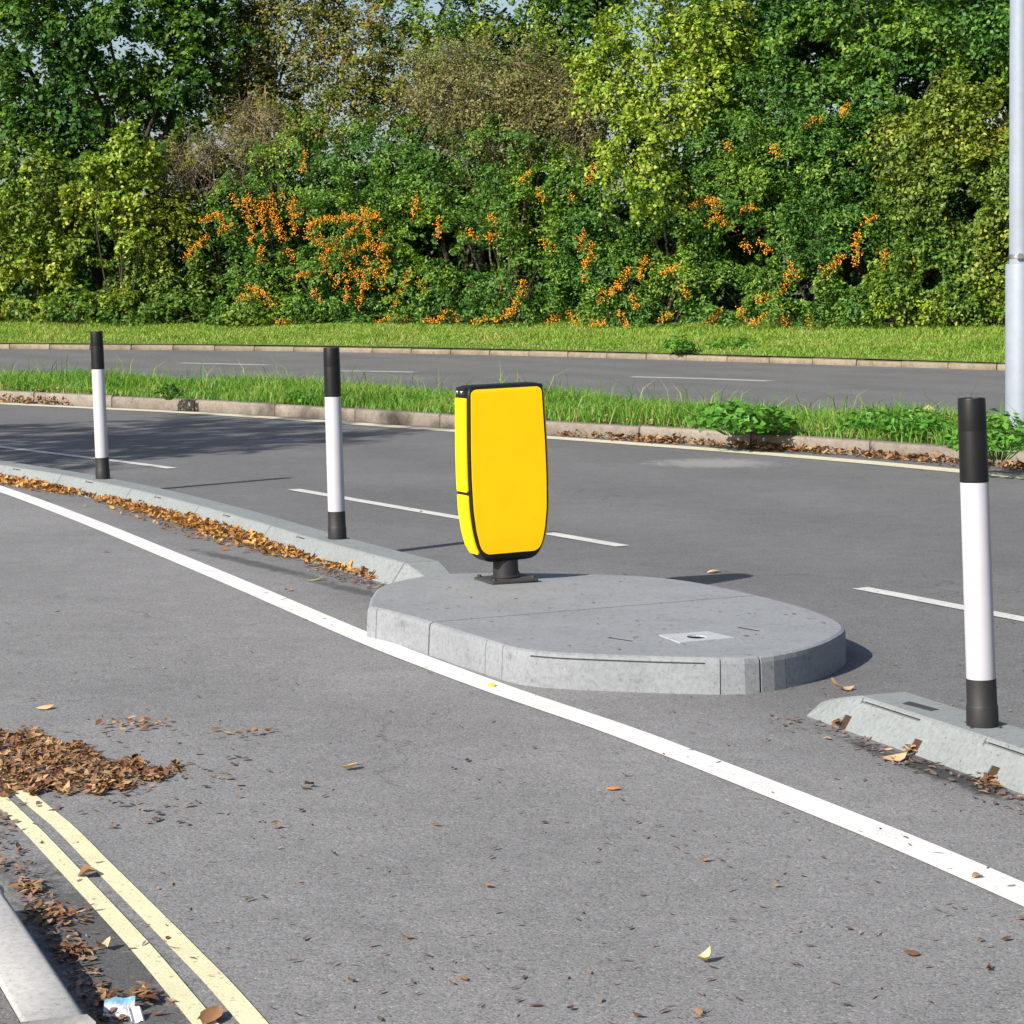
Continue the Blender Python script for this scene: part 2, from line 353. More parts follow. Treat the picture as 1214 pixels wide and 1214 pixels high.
# far verge rising to the foot of the hedge
def hedge_base(x):   # depth and pixel height of the hedge foot
    return float(np.interp(x, [-700, 0, 300, 600, 900, 1214, 1900], [62, 51.5, 50.3, 47.6, 43.8, 40.3, 34])), float(np.interp(x, [-700, 0, 300, 600, 900, 1214, 1900], [381, 383, 386, 388, 390, 394, 402]))
vx = np.linspace(-900, 2100, 80); far_px = np.array([CX + F * p.x / p.y for p in fark]); far_d = np.array([p.y for p in fark])
rows = []
for x in vx:
    d0 = float(np.interp(x, far_px, far_d)) + 0.22; dh, yh = hedge_base(x); zh = H - (yh - HOR) * dh / F
    X = lambda d: (x - CX) / F * d
    rows.append([(X(d0), d0, 0.115), (X(d0 + .35), d0 + .35, 0.16), (X((d0 + dh) / 2), (d0 + dh) / 2, 0.12 * .4 + zh * .6), (X(dh), dh, zh), (X(dh + 4), dh + 4, zh + .25), (X(dh + 60), dh + 60, zh + .4)])
rows = np.array(rows); nv = rows.shape[1]; i, j = np.meshgrid(np.arange(len(vx) - 1), np.arange(nv - 1), indexing='ij')
tag(np_mesh('verge', rows.reshape(-1, 3), np.stack([i * nv + j, (i + 1) * nv + j, (i + 1) * nv + j + 1, i * nv + j + 1], -1).reshape(-1, 4), M_TURF, smooth=True), 'grass verge rising from the far kerb to the hedge', 'verge', kind='structure')
def kerb_blocks(name, line, prof, mat, blk, label, gap=0.008, jit=1.0):
    V, Q, E = [], [], []
    l = resample(line, blk / 4); b = 0; k = 0
    while k + 4 < len(l):
        seg = [p.copy() for p in l[k:k + 5]]; d = (seg[-1] - seg[-2]).normalized(); seg[-1] = seg[-1] - d * gap
        dz = random.uniform(-.006, .006) * jit; ds = random.uniform(-.006, .006) * jit
        v, qd, en = sweep(seg, [(s + ds, z + (dz if z > 0 else 0)) for s, z in prof]); V += v; Q += [tuple(i + b for i in f) for f in qd]; E += [tuple(i + b for i in f) for f in en]; b += len(v); k += 4
    o = np_mesh(name, V, [np.array(Q), np.array(E)], mat); bevel(o, 0.012, 2); return tag(o, label, 'kerb', kind='structure')
kerb_blocks('median_kerb', kerbline, [(0, -.02), (0.0, .115), (.02, .128), (.15, .130), (.15, -.02)], M_KERB, 1.3, 'weathered stone kerb along the front of the grassy median')
kerb_blocks('far_kerb', fark, [(0, -.02), (0.0, .075), (.02, .092), (.24, .098), (.24, -.02)], M_KERBFAR, 0.9, 'pale stone kerb at the foot of the far verge')
m0, m1, m2 = offset(kerbline, .152), offset(kerbline, 1.1), offset(kerbline, 2.25)
mv = [[(a.x, a.y, .12), (b.x, b.y, .19), (c.x, c.y, .12), (c.x, c.y, -.02)] for a, b, c in zip(m0, m1, m2)]
mv = np.array(mv); nv = 4; i, j = np.meshgrid(np.arange(len(mv) - 1), np.arange(3), indexing='ij')
tag(np_mesh('median', mv.reshape(-1, 3), np.stack([i * nv + j, (i + 1) * nv + j, (i + 1) * nv + j + 1, i * nv + j + 1], -1).reshape(-1, 4), M_SOIL), 'raised earth median between the two carriageways', 'median', kind='structure')
# near footway with its kerb
ZK = 0.085
kr = extend(catmull([gp(*p, ZK) for p in [(0, 1047), (50, 1121), (109, 1209)]], .1), 0, 0)
_dj = (gp(94, 1182, ZK) - kr[0]).length; _L0 = sum((b - a).length for a, b in zip(kr, kr[1:]))
kr = extend(kr, 9 * .91 - _dj, 13 * .91 + .01 - (9 * .91 - _dj) - _L0)   # road-side top edge
kl = [Vector((p.x, p.y, 0)) for p in resample(kr, 0.1)]
nk = normals2(kl)                 # points to the right of travel? (line runs away-to-near, normal = (-dy, dx))
sgn = -1 if nk[len(nk) // 2].x > 0 else 1
kerb_blocks('footway_kerb', kl, [(0, -.02), (0.0 * sgn, ZK - .012), (.012 * sgn, ZK), (.125 * sgn, ZK), (.125 * sgn, -.02)], M_KERBNEAR, 0.91, 'pale concrete kerb along the near footway', jit=0.2)
fo = offset(kl, .127 * sgn)
bm = bmesh.new(); vs = [bm.verts.new((p.x, p.y, ZK - .006)) for p in fo] + [bm.verts.new((-30, fo[-1].y, ZK - .006)), bm.verts.new((-30, fo[0].y, ZK - .006))]; bm.faces.new(vs)
tag(bm_obj('footway', bm, M_PATH), 'asphalt footway behind the near kerb', 'footway', kind='structure')

# road markings
marking('cycle_lane_line', L_SOLID, 0.125, M_WHITE, 'broad solid white line curving past the island')
marking('median_edge_line', L_CREAM, 0.25, M_CREAM, 'thin cream line along the median kerb')
dash = catmull(extend([gp(*p) for p in [(0, 530), (207, 556), (345, 580), (738, 648), (1010, 696), (1214, 735)]], 8, 4), 0.05)
def sub(line, a, b):
    return [p for p in line if a[0] <= CX + F * p.x / p.y <= b[0]]
for a, b, lab in (((-160, 0), (207, 0), 'white lane dash ending behind the far-left post'), ((345, 0), (738, 0), 'white lane dash passing behind the yellow bollard'), ((1010, 0), (1420, 0), 'white lane dash behind the nearest post')):
    s = sub(dash, a, b); marking('lane_dash', [s[0]] + s[4:-4:6] + [s[-1]], 0.10, M_OLDWHITE, lab)
marking('lane_dash', [gp(213, 430.5), gp(260, 431.5), gp(318, 433)], 0.28, M_FAINT, 'faint white dash on the far carriageway at left')
marking('lane_dash', [gp(748, 447), gp(830, 449), gp(912, 452)], 0.28, M_FAINT, 'faint white dash on the far carriageway at right')
marking('lane_dash', [gp(400, 440), gp(450, 440.5), gp(492, 441.5)], 0.28, M_FAINT, 'faint white dash on the far carriageway behind the bollard')
marking('yellow_line', [gp(*p) for p in [(-70, 880), (4, 953), (38, 986), (84, 1035), (163, 1120), (216, 1183), (330, 1320)]], 0.050, M_YELLOW, 'pale yellow no-waiting line nearer the footway kerb')
marking('yellow_line', [gp(*p) for p in [(-35, 880), (29, 943), (75, 981), (112, 1019), (177, 1084), (232, 1140), (273, 1183), (390, 1320)]], 0.054, M_YELLOW, 'pale yellow no-waiting line nearer the carriageway')
# ------------------------------------------------------------------ traffic island
ZI = 0.13
isl_px = [(437.7, 719), (442, 706), (456, 693), (498, 683.5), (535, 680), (583, 679), (650, 679.5), (718, 681), (774, 684), (830, 691), (900, 706), (945, 717.5), (978, 729), (997, 739), (1000, 746), (991, 753), (978, 760), (956, 767.5), (930, 773.5), (900, 778), (853, 780), (740, 777), (630, 771), (577, 758), (511, 737.5), (462, 724)]
top = [gp(x, y, ZI) for x, y in isl_px]
top = catmull(top + [top[0]], 0.06)[:-1]
cen = sum(top, Vector()) / len(top)
def ring(k, z): return [Vector((p.x + (p - cen).normalized().x * k, p.y + (p - cen).normalized().y * k, z)) for p in top]
rings = [ring(.012, -.01), ring(.007, ZI - .022), ring(.003, ZI - .006), ring(-.010, ZI)]
island = empty('traffic_island', (cen.x, cen.y, 0), 'low grey concrete traffic island with rounded ends carrying the yellow bollard', 'traffic island')
n = len(top); V = [tuple(p) for r in rings for p in r]; Q = []
for r in range(3):
    for k in range(n): Q.append((r * n + k, r * n + (k + 1) % n, (r + 1) * n + (k + 1) % n, (r + 1) * n + k))
bm = bmesh.new(); bv = [bm.verts.new(v) for v in V]
for f in Q: bm.faces.new([bv[i] for i in f])
bm.faces.new(bv[3 * n:]); bm.faces.new(bv[:n][::-1])
body = bm_obj('slab', bm, M_ISL_SIDE, island)
UA = Vector((0.5, -0.866, 0)); NA = Vector((0.866, 0.5, 0))
cuts = []; slots = []
jm = (gp(530, 736, ZI) + gp(868, 708, ZI)) / 2; jd = gp(868, 708, ZI) - gp(530, 736, ZI)
cuts.append((frame((jm.x, jm.y, ZI), jd), (1.2, .006, .014)))
# joint down the side walls where the modules meet, short vertical seams, and long lifting grooves near the top edge
def side_seam(px, w=.003, depth=.012):
    i = min(range(n), key=lambda k: abs(px - (CX + F * rings[1][k].x / rings[1][k].y)) + (0 if rings[1][k].y < cen.y + .4 and (CX + F * rings[1][k].x / rings[1][k].y) < 1010 and rings[1][k].y < 9.9 and ((rings[1][k] - cen).dot(Vector((-.6, -.8, 0))) > 0) else 999))
    p = rings[1][i]; d = rings[1][(i + 1) % n] - rings[1][i - 1]
    cuts.append((frame((p.x, p.y, ZI / 2), d), (w, depth, ZI)))
for px, w_ in ((507, .006), (452, .002), (573, .002), (596, .002), (858, .002), (903, .005), (935, .002)): side_seam(px, w_)
def groove(x0, x1, zz=ZI - .02):
    idx = [k for k in range(n) if x0 < CX + F * rings[1][k].x / rings[1][k].y < x1 and (rings[1][k] - cen).dot(Vector((-.5, -.85, 0))) > 0]
    for k in idx:
        a, b = rings[1][k], rings[1][(k + 1) % n]; m = (a + b) / 2
        cuts.append((frame((m.x, m.y, zz), b - a), ((b - a).length * .53, .012, .003)))
groove(630, 850)
for (x0, y0, x1, y1) in ((722, 755.5, 751, 760), (876, 743.5, 901, 748)):
    a, b = gp(x0, y0, ZI), gp(x1, y1, ZI); m = (a + b) / 2; cuts.append((frame(m, b - a), ((b - a).length / 2, .014, .02))); slots.append((m, b - a))
hp = gp(826, 756.2, ZI); cuts.append((frame(hp, NA), (.045, .05, .03)))
boolean_cut(body, cuts)
plate_px = [(781, 753.5), (839, 749.4), (871, 757), (806, 763)]
pc = [gp(x, y, ZI) for x, y in plate_px]; pcm = sum(pc, Vector()) / 4
bm = bmesh.new(); outer = [bm.verts.new((p.x, p.y, ZI + .004)) for p in pc]; nh = 16
hole = [bm.verts.new((hp.x + .038 * math.cos(a), hp.y + .042 * math.sin(a), ZI + .004)) for a in np.linspace(0, 2 * math.pi, nh, endpoint=False)]
# quad ring between the square and the hole
oc = []
ang = [(math.atan2(v.co.y - hp.y, v.co.x - hp.x)) % (2 * math.pi) for v in outer]
ed = [bm.edges.new((outer[k], outer[(k + 1) % 4])) for k in range(4)] + [bm.edges.new((hole[k], hole[(k + 1) % nh])) for k in range(nh)]
bmesh.ops.triangle_fill(bm, edges=ed, use_beauty=True)
r = bmesh.ops.extrude_face_region(bm, geom=bm.faces[:]); bmesh.ops.translate(bm, verts=[v for v in r['geom'] if isinstance(v, bmesh.types.BMVert)], vec=(0, 0, -.006))
bm_obj('access_plate', bm, M_PLATE, island)

for m, d in slots:
    bm = bmesh.new(); bmesh.ops.create_cube(bm, size=1, matrix=frame((m.x, m.y, ZI - .009), d) @ Matrix.Diagonal((d.length * .97, .026, .015, 1))); bm_obj('grip_slot_shade', bm, M_IRON_SHADE, island)  # dark block fills each slot; its colour stands in for the recess's shade
bm = bmesh.new(); bmesh.ops.create_cube(bm, size=1, matrix=frame((hp.x, hp.y, ZI - .022), NA) @ Matrix.Diagonal((.086, .096, .012, 1))); bm_obj('socket', bm, M_HOLE, island)

# ------------------------------------------------------------------ kerb separators
ZS = 0.105
SPROF = [(0, -.01), (.075, ZS - .006), (.085, ZS), (.255, ZS), (.265, ZS - .006), (.34, -.01)]
def separator(line, label, ramp=False, ramp_len=.3, grooves=(), notches=(), joint=True):
    """line: front foot of the kerb, far to near; ramp: the near (or first) end slopes to the road"""
    L = [0]
    for a, b in zip(line, line[1:]): L.append(L[-1] + (b - a).length)
    c = line[len(line) // 2]
    root = empty('kerb_separator', (c.x, c.y, 0), label, 'kerb separator', 'modular concrete kerb separators')
    ns = normals2(line); V = []; m = len(SPROF)
    for p, nn, s in zip(line, ns, L):
        e = s if ramp == 'start' else (L[-1] - s)
        f = min(1.0, max(0.0, e / ramp_len)) if ramp else 1.0
        f2 = f ** .85
        for s_, z_ in SPROF:
            mid = .17; ss = mid + (s_ - mid) * ((.96 + .04 * f) if ramp == 'start' else (.72 + .28 * f)) if ramp else s_
            z = z_ * ((.42 if ramp == 'start' else .25) + (.58 if ramp == 'start' else .75) * f2) if ramp and z_ > 0 else z_
            V.append((p.x + nn.x * ss, p.y + nn.y * ss, z))
    bm = bmesh.new(); bv = [bm.verts.new(v) for v in V]
    for i in range(len(line) - 1):
        for j in range(m):
            k = (j + 1) % m; bm.faces.new((bv[i * m + j], bv[i * m + k], bv[(i + 1) * m + k], bv[(i + 1) * m + j]))
    bm.faces.new(bv[:m][::-1]); bm.faces.new(bv[-m:])
    o = bm_obj('kerb_block', bm, M_SEP, root)
    cuts = []
    def at(s):
        i = min(max(0, int(np.searchsorted(L, s)) - 1), len(line) - 2); t = (s - L[i]) / (L[i + 1] - L[i]); return line[i].lerp(line[i + 1], t), (line[i + 1] - line[i]).normalized(), ns[i]
    for s0, s1 in grooves:
        k = 3
        for q_ in range(k):
            a = s0 + (s1 - s0) * q_ / k; b = s0 + (s1 - s0) * (q_ + 1) / k; p, d, nn = at((a + b) / 2)
            cuts.append((frame((p + nn * .070 + Vector((0, 0, ZS - .014))), d), ((b - a) * .505, .016, .0035)))
        p, d, nn = at(s0); cuts.append((frame((p + nn * .068 + Vector((0, 0, ZS - .008))), d), (.004, .014, .014)))
    for s0 in notches:
        p, d, nn = at(s0); cuts.append((frame(p + nn * .02 + Vector((0, 0, .005))), d) if False else (frame((p + nn * .06 + Vector((0, 0, .008))), d), (.022, .10, .034)))
    if ramp == 'end':
        h_ = gp(470, 668, ZS * .6); cuts.append((frame(h_, (1, 0)), (.012, .012, .04)))
    if cuts: boolean_cut(o, cuts)
    for s0 in notches:
        p, d, nn = at(s0); bm = bmesh.new(); M = frame(p, d); vv = []
        for sx_ in (-.0215, .0215):
            for s_, z_ in ((.011, .001), (.0395, .0412), (.12, .0412), (.12, .001)): vv.append(bm.verts.new(M @ Vector((sx_, s_, z_))))
        for f_ in ((0, 1, 2, 3), (7, 6, 5, 4), (0, 4, 5, 1), (1, 5, 6, 2), (2, 6, 7, 3), (3, 7, 4, 0)): bm.faces.new([vv[i_] for i_ in f_])
        bm_obj('drain_slot', bm, M_RUST, root)
    return root
# middle run: foot line traced far to near, ending in a ramp by the island
mf = catmull(extend([gp(*p) for p in [(0, 570.5), (60, 581), (150, 601), (250, 629), (361, 664.5), (462, 694)]], 4.2, 0.30), 0.1)
mf = resample(mf, 0.08)
# the front foot line is on the camera side; normals2 gives the far side
Lm = [0]
for a, b in zip(mf, mf[1:]): Lm.append(Lm[-1] + (b - a).length)
tot = Lm[-1]
bounds = [tot, tot - .30, tot - 2.15, tot - 3.4, tot - 4.65, tot - 5.9, tot - 7.15, tot - 8.4]
labels = ['low ramped end cap of the left separator, tucked behind the island edge', 'grey kerb segment carrying the post beside the island', 'grey kerb segment just left of the post beside the island, deepest in orange leaves',
          'grey kerb segment halfway between the two left posts', 'grey kerb segment carrying the leftmost post', 'grey kerb segment just left of the one under the leftmost post', 'grey kerb segment at the picture\'s left edge']
for k in range(7):
    def along(s_):
        i = min(max(0, int(np.searchsorted(Lm, s_)) - 1), len(mf) - 2); return mf[i].lerp(mf[i + 1], (s_ - Lm[i]) / (Lm[i + 1] - Lm[i]))
    seg = [along(s_) for s_ in np.linspace(bounds[k + 1] + .004, bounds[k] - .004, 26)]
    ln = bounds[k] - bounds[k + 1]
    separator(seg, labels[k], ramp='end' if k == 0 else False, ramp_len=.28, grooves=[(.45, .57)] if k else (), notches=[.3, ln - .35] if k else ())
nf = [gp(950, 849), gp(1000, 866), gp(1090, 898), gp(1214, 943)]
nf = resample(extend(nf, 0, 1.2), 0.06)
sn = []
for px in (991, 1077, 1175):
    k = min(range(len(nf)), key=lambda i: abs(px - (CX + F * nf[i].x / nf[i].y))); sn.append(sum((b - a).length for a, b in zip(nf[:k], nf[1:k + 1])))
separator(nf, 'grey kerb separator under the nearest post, notched along its foot', ramp='start', ramp_len=.24, grooves=[(.27, .62), (.98, 1.4)], notches=sn)
# grip slot on the near block's top, its shade put into a dark plate
near_root = [o for o in bpy.data.objects if o.name.startswith('kerb_separator')][-1]
def flat_quad(pts, z, t=.003):
    bm = bmesh.new(); f = bm.faces.new([bm.verts.new((p.x, p.y, z)) for p in pts]); r = bmesh.ops.extrude_face_region(bm, geom=[f]); bmesh.ops.translate(bm, verts=[v for v in r['geom'] if isinstance(v, bmesh.types.BMVert)], vec=(0, 0, t)); return bm
bm_obj('grip_slot_shade', flat_quad([gp(1070, 834.5, ZS), gp(1078, 832, ZS), gp(1113, 841.5, ZS), gp(1103, 843, ZS)], ZS - .001), M_IRON_SHADE, near_root)

# ------------------------------------------------------------------ marker posts
def lathe(bm, prof, segs=32):
    rings = []
    for r, z in prof:
        if r < 1e-5: rings.append([bm.verts.new((0, 0, z))] * segs)
        else: rings.append([bm.verts.new((r * math.cos(a), r * math.sin(a), z)) for a in np.linspace(0, 2 * math.pi, segs, endpoint=False)])
    for A, B in zip(rings, rings[1:]):
        for k in range(segs):
            f = list(dict.fromkeys([A[k], A[(k + 1) % segs], B[(k + 1) % segs], B[k]]))
            if len(f) > 2: bm.faces.new(f)
def post_mesh(name, prof, mat, root):
    bm = bmesh.new(); lathe(bm, prof); o = bm_obj(name, bm, mat, root, local=True); smooth_by_angle(o, 40); return o
HP = 1.018
def make_post():
    r = empty('marker_post', (0, 0, 0), 'x', 'marker post', 'black and white marker posts')
    post_mesh('foot', [(0, 0), (.0495, 0), (.0500, .004), (.0490, .060), (.0478, .064), (.0470, .066), (.0462, .1465), (.0, .1465)], M_RUBBER, r)
    post_mesh('sleeve', [(0, .147), (.0452, .147), (.0455, .150), (.0440, .755), (.0436, .757), (0, .757)], M_SLEEVE, r)
    post_mesh('top_band', [(0, .7575), (.0445, .7575), (.0440, .915), (.0436, .917), (.0438, .919), (.0428, HP - .004), (.0415, HP), (.038, HP), (.037, HP - .006), (0, HP - .008)], M_BLACK, r)
    for k in range(4):
        bm = bmesh.new(); bmesh.ops.create_cone(bm, cap_ends=True, segments=6, radius1=.006, radius2=.006, depth=.004, matrix=Matrix.Translation((.062 * math.cos(.8 + k * math.pi / 2), .062 * math.sin(.8 + k * math.pi / 2), .002)))
        bm_obj('bolt', bm, M_IRON_SHADE, r, local=True)
    return r
def copy_tree(o, parent=None):
    c = o.copy(); COL.objects.link(c)
    if parent: c.parent = parent
    for ch in o.children: copy_tree(ch, c)
    return c
proto = make_post()
posts = [((1165, 860), -1.9, -0.3, 'tallest-looking black and white marker post on the separator at right'), ((400, 638.5), -1.8, 0.4, 'black and white marker post on the separator end left of the yellow bollard'), ((122, 567.5), -2.5, 0.2, 'smallest-looking black and white marker post, far left on the curving separator')]
for k, (px, ly, lx, lab) in enumerate(posts):
    o = proto if k == 0 else copy_tree(proto)
    o.location = gp(*px, ZS); o.rotation_euler = (math.radians(lx), math.radians(ly), random.uniform(0, 6)); o['label'] = lab
    # lean expressed in world axes
    o.rotation_euler = (Matrix.Rotation(math.radians(ly), 3, 'Y') @ Matrix.Rotation(math.radians(lx), 3, 'X') @ Matrix.Rotation(k * 2.1, 3, 'Z')).to_euler()

# ------------------------------------------------------------------ yellow bollard
bp = gp(600, 688.5, ZI)
bol = empty('traffic_bollard', bp, 'yellow panelled traffic bollard with black frame standing on the concrete island', 'bollard')
Z0, Z1 = .095, .888
def aw(z): return float(np.interp(z, [Z0, Z0 + .025, .174, .238, .33, .47, .62, Z1 - .03, Z1], [.118, .136, .163, .178, .189, .193, .1915, .184, .178]))
def bd(z): return float(np.interp(z, [Z0, Z0 + .03, .2, .33, .47, .62, Z1 - .03, Z1], [.068, .072, .0765, .078, .078, .078, .078, .072]))
def rrect(a, b, r, seg=6):
    pts = []
    for cx_, cy_, a0 in ((a - r, b - r, 0), (-(a - r), b - r, 90), (-(a - r), -(b - r), 180), (a - r, -(b - r), 270)):
        for k in range(seg + 1):
            t = math.radians(a0 + 90 * k / seg); pts.append((cx_ + r * math.cos(t), cy_ + r * math.sin(t)))
    return pts
bm = bmesh.new(); prev = None
zs = [(Z0, -.03), (Z0 + .006, -.012), (Z0 + .018, -.004)] + [(z, 0) for z in np.linspace(Z0 + .035, Z1 - .03, 24)] + [(Z1 - .014, -.003), (Z1 - .004, -.010), (Z1, -.024)]
for z, ins in zs:
    R = [bm.verts.new((x, y, z)) for x, y in rrect(aw(z) + ins, bd(z) + ins, .011)]
    if prev:
        for k in range(len(R)): bm.faces.new((prev[k], prev[(k + 1) % len(R)], R[(k + 1) % len(R)], R[k]))
    else: bm.faces.new(R[::-1])
    prev = R
bm.faces.new(prev)
o = bm_obj('housing', bm, M_BLACK, bol, local=True); smooth_by_angle(o, 40)
def panel(name, mat, half, depth, z0, z1, margin, axis, sgn, rc=.028, thick=.010, nz=44, nx=8):
    """a plate following the housing: half(z) across, depth(z) outwards"""
    bm = bmesh.new(); G = []
    for i in range(nz + 1):
        # closer rows at the ends for round corners
        u = i / nz; z = z0 + (z1 - z0) * (0.5 - 0.5 * math.cos(math.pi * u))
        h = half(z) - margin; e = min(z - z0, z1 - z)
        if e < rc: h -= rc - math.sqrt(max(0, rc * rc - (rc - e) ** 2))
        row = []
        for j in range(nx + 1):
            s = (2 * j / nx - 1) * h; d = depth(z) + .003
            row.append(bm.verts.new((s, -d * sgn, z) if axis == 'y' else (-d * sgn, s, z)))
        G.append(row)
    for i in range(nz):
        for j in range(nx): bm.faces.new((G[i][j], G[i][j + 1], G[i + 1][j + 1], G[i + 1][j]))
    o = bm_obj(name, bm, mat, bol, local=True)
    m = o.modifiers.new('solid', 'SOLIDIFY'); m.thickness = thick; m.offset = 0; m.use_even_offset = True
    return o
for sg in (1, -1):
    panel('face_panel', M_AMBER, aw, bd, Z0 + .040, Z1 - .017, .0135, 'y', sg, rc=.024, thick=.006)
    panel('side_panel', M_LEMON, bd, aw, .415, Z1 - .055, .017, 'x', sg, rc=.008)
    panel('side_panel', M_LEMON, bd, aw, Z0 + .040, .400, .017, 'x', sg, rc=.010)
# lamp cap clips and bright screws along the top
for sx in (-1, 1):
    bm = bmesh.new(); bmesh.ops.create_cube(bm, size=1, matrix=Matrix.Translation((sx * (aw(Z1 - .03) - .004), 0, Z1 - .026)) @ Matrix.Diagonal((.024, .10, .040, 1))); o = bm_obj('end_clip', bm, M_BLACK, bol, local=True); bevel(o, .006)
    for sy in (-.026, .026):
        bm = bmesh.new(); bmesh.ops.create_uvsphere(bm, u_segments=10, v_segments=6, radius=.008, matrix=Matrix.Translation((sx * (aw(Z1 - .03) + .009), sy, Z1 - .028))); bm_obj('screw', bm, M_CHROME, bol, smooth=True, local=True)
bm = bmesh.new(); lathe(bm, [(.0, .014), (.064, .014), (.066, .022), (.058, .030), (.056, Z0 + .004), (0, Z0 + .004)]); o = bm_obj('pedestal', bm, M_RUBBER, bol, local=True); smooth_by_angle(o, 40)
bm = bmesh.new(); bmesh.ops.create_cube(bm, size=1, matrix=Matrix.Translation((0, 0, .008)) @ Matrix.Diagonal((.225, .215, .016, 1))); o = bm_obj('base_plate', bm, M_IRON_SHADE, bol, local=True); bevel(o, .004)
for sx in (-1, 1):
    for sy in (-1, 1):
        bm = bmesh.new(); bmesh.ops.create_cone(bm, cap_ends=True, segments=6, radius1=.010, radius2=.010, depth=.010, matrix=Matrix.Translation((sx * .094, sy * .088, .021))); bm_obj('bolt', bm, M_IRON_SHADE, bol, local=True)
bol.rotation_euler = (Matrix.Rotation(math.radians(-2.0), 3, 'Y') @ Matrix.Rotation(math.radians(23), 3, 'Z')).to_euler()

# ------------------------------------------------------------------ lamp post
dl = 19.0; lx = (1192 - CX) / F * dl
lamp = empty('lamp_post', (lx + .125, dl, .15), 'tall pale grey steel lamp post on the median at right edge', 'lamp post')
bm = bmesh.new(); lathe(bm, [(0, -.3), (.125, -.3), (.124, 1.44), (.120, 1.455), (0, 1.455)], 40); o = bm_obj('base_section', bm, M_STEEL, lamp, local=True); smooth_by_angle(o, 40)
bm = bmesh.new(); lathe(bm, [(0, 1.456), (.093, 1.456), (.090, 3.0), (.062, 8.5), (0, 8.5)], 40); o = bm_obj('shaft', bm, M_STEEL, lamp, local=True); smooth_by_angle(o, 40)
bm = bmesh.new(); lathe(bm, [(.094, 1.50), (.100, 1.502), (.100, 1.535), (.094, 1.537)], 40); o = bm_obj('strap', bm, M_CHROME, lamp, local=True); smooth_by_angle(o, 40)
bm = bmesh.new(); bmesh.ops.create_cube(bm, size=1, matrix=Matrix.Translation((-.03, -.105, 1.52)) @ Matrix.Diagonal((.045, .03, .05, 1))); bevel(bm_obj('strap_buckle', bm, M_CHROME, lamp, local=True), .005)
P = [(0, 0, 8.45), (.0, -.3, 8.62), (.0, -1.0, 8.75)]; V, Q = tubes([(P, [.035, .032, .03])], 10); np_mesh('lamp_arm', V, Q, M_STEEL, None).parent = lamp
bm = bmesh.new(); bmesh.ops.create_uvsphere(bm, u_segments=20, v_segments=10, radius=1, matrix=Matrix.Translation((0, -1.25, 8.75)) @ Matrix.Diagonal((.13, .32, .07, 1))); bm_obj('lantern', bm, M_STEEL, lamp, smooth=True, local=True)

# ------------------------------------------------------------------ leaves on the ground
def curl_leaves(C, size, mat, name, seed, flat=.5, curl=.5, asp=.55, lift=.0):
    """dead leaves: 3x5 vertex curled blades lying about on the points C"""
    g = np.random.default_rng(seed); N = len(C)
    L = size * g.uniform(.6, 1.35, N); W = L * g.uniform(asp * .7, asp * 1.3, N)
    us = np.linspace(-.5, .5, 5); prof = np.array([.12, .78, 1.0, .72, .04]); vsn = np.array([-.5, 0, .5])
    U, S = np.meshgrid(us, vsn, indexing='ij'); Wd = prof[:, None] * S
    cu = g.uniform(-1, 1.4, N) * curl; cw = g.uniform(-.6, 1.5, N) * curl
    X = U[None] * L[:, None, None]; Y = Wd[None] * W[:, None, None] * np.ones_like(X)
    Z = cu[:, None, None] * L[:, None, None] * (U[None] ** 2) * 1.6 + cw[:, None, None] * W[:, None, None] * np.abs(Wd[None]) * 1.0
    az = g.uniform(0, 2 * np.pi, N); til = g.normal(0, flat, N); til2 = g.normal(0, flat, N)
    ca, sa = np.cos(az)[:, None, None], np.sin(az)[:, None, None]
    ct, st = np.cos(til)[:, None, None], np.sin(til)[:, None, None]; c2, s2 = np.cos(til2)[:, None, None], np.sin(til2)[:, None, None]
    Y2 = Y * ct - Z * st; Z2 = Y * st + Z * ct; X3 = X * c2 + Z2 * s2; Z3 = -X * s2 + Z2 * c2
    Z3 = Z3 - Z3.min(axis=(1, 2))[:, None, None] * np.clip(1 - lift, 0, 1)
    P = np.stack([X3 * ca - Y2 * sa + C[:, 0][:, None, None], X3 * sa + Y2 * ca + C[:, 1][:, None, None], Z3 + C[:, 2][:, None, None] + .0045], -1).reshape(-1, 3)
    q = np.array([(i * 3 + j, i * 3 + j + 1, (i + 1) * 3 + j + 1, (i + 1) * 3 + j) for i in range(4) for j in range(2)])
    Q = (np.arange(N)[:, None, None] * 15 + q[None]).reshape(-1, 4)
    return np_mesh(name, P, Q, mat, smooth=True)
g = np.random.default_rng(5)
# pile at the left edge over the yellow lines
def ray(N, fn):
    out = []
    while len(out) < N:
        x, y = fn(); out.append(gp(x, y)[:2])
    return np.array(out)
pile_c = []
while len(pile_c) < 4300:
    x = g.uniform(-260, 215); y = g.uniform(862, 955)
    lo = np.interp(x, [-260, 0, 60, 120, 160, 196], [925, 943, 941, 942, 935, 922]); hi = np.interp(x, [-260, 0, 40, 90, 130, 170, 196], [868, 867, 870, 884, 903, 908, 912])
    hi += 5 * math.sin(x * .11); lo += 4 * math.sin(x * .17 + 1)
    if hi < y < lo:
        e = min((y - hi) / 18, (lo - y) / 14, 1); p = gp(x, y); pile_c.append((p.x, p.y, g.uniform(0, .018) * max(0, e)))
pile_c = np.array(pile_c)
tag(curl_leaves(pile_c, .032, M_DRYLEAF, 'leaf_litter', 21, .28, .45, .42), 'heap of brown dry leaves over the yellow lines at left', 'leaf pile', kind='stuff')
fr = []
while len(fr) < 170:
    x = g.normal(130, 90); y = g.normal(930, 30)
    if x < 330 and 845 < y < 985: p = gp(x, y); fr.append((p.x, p.y, 0))
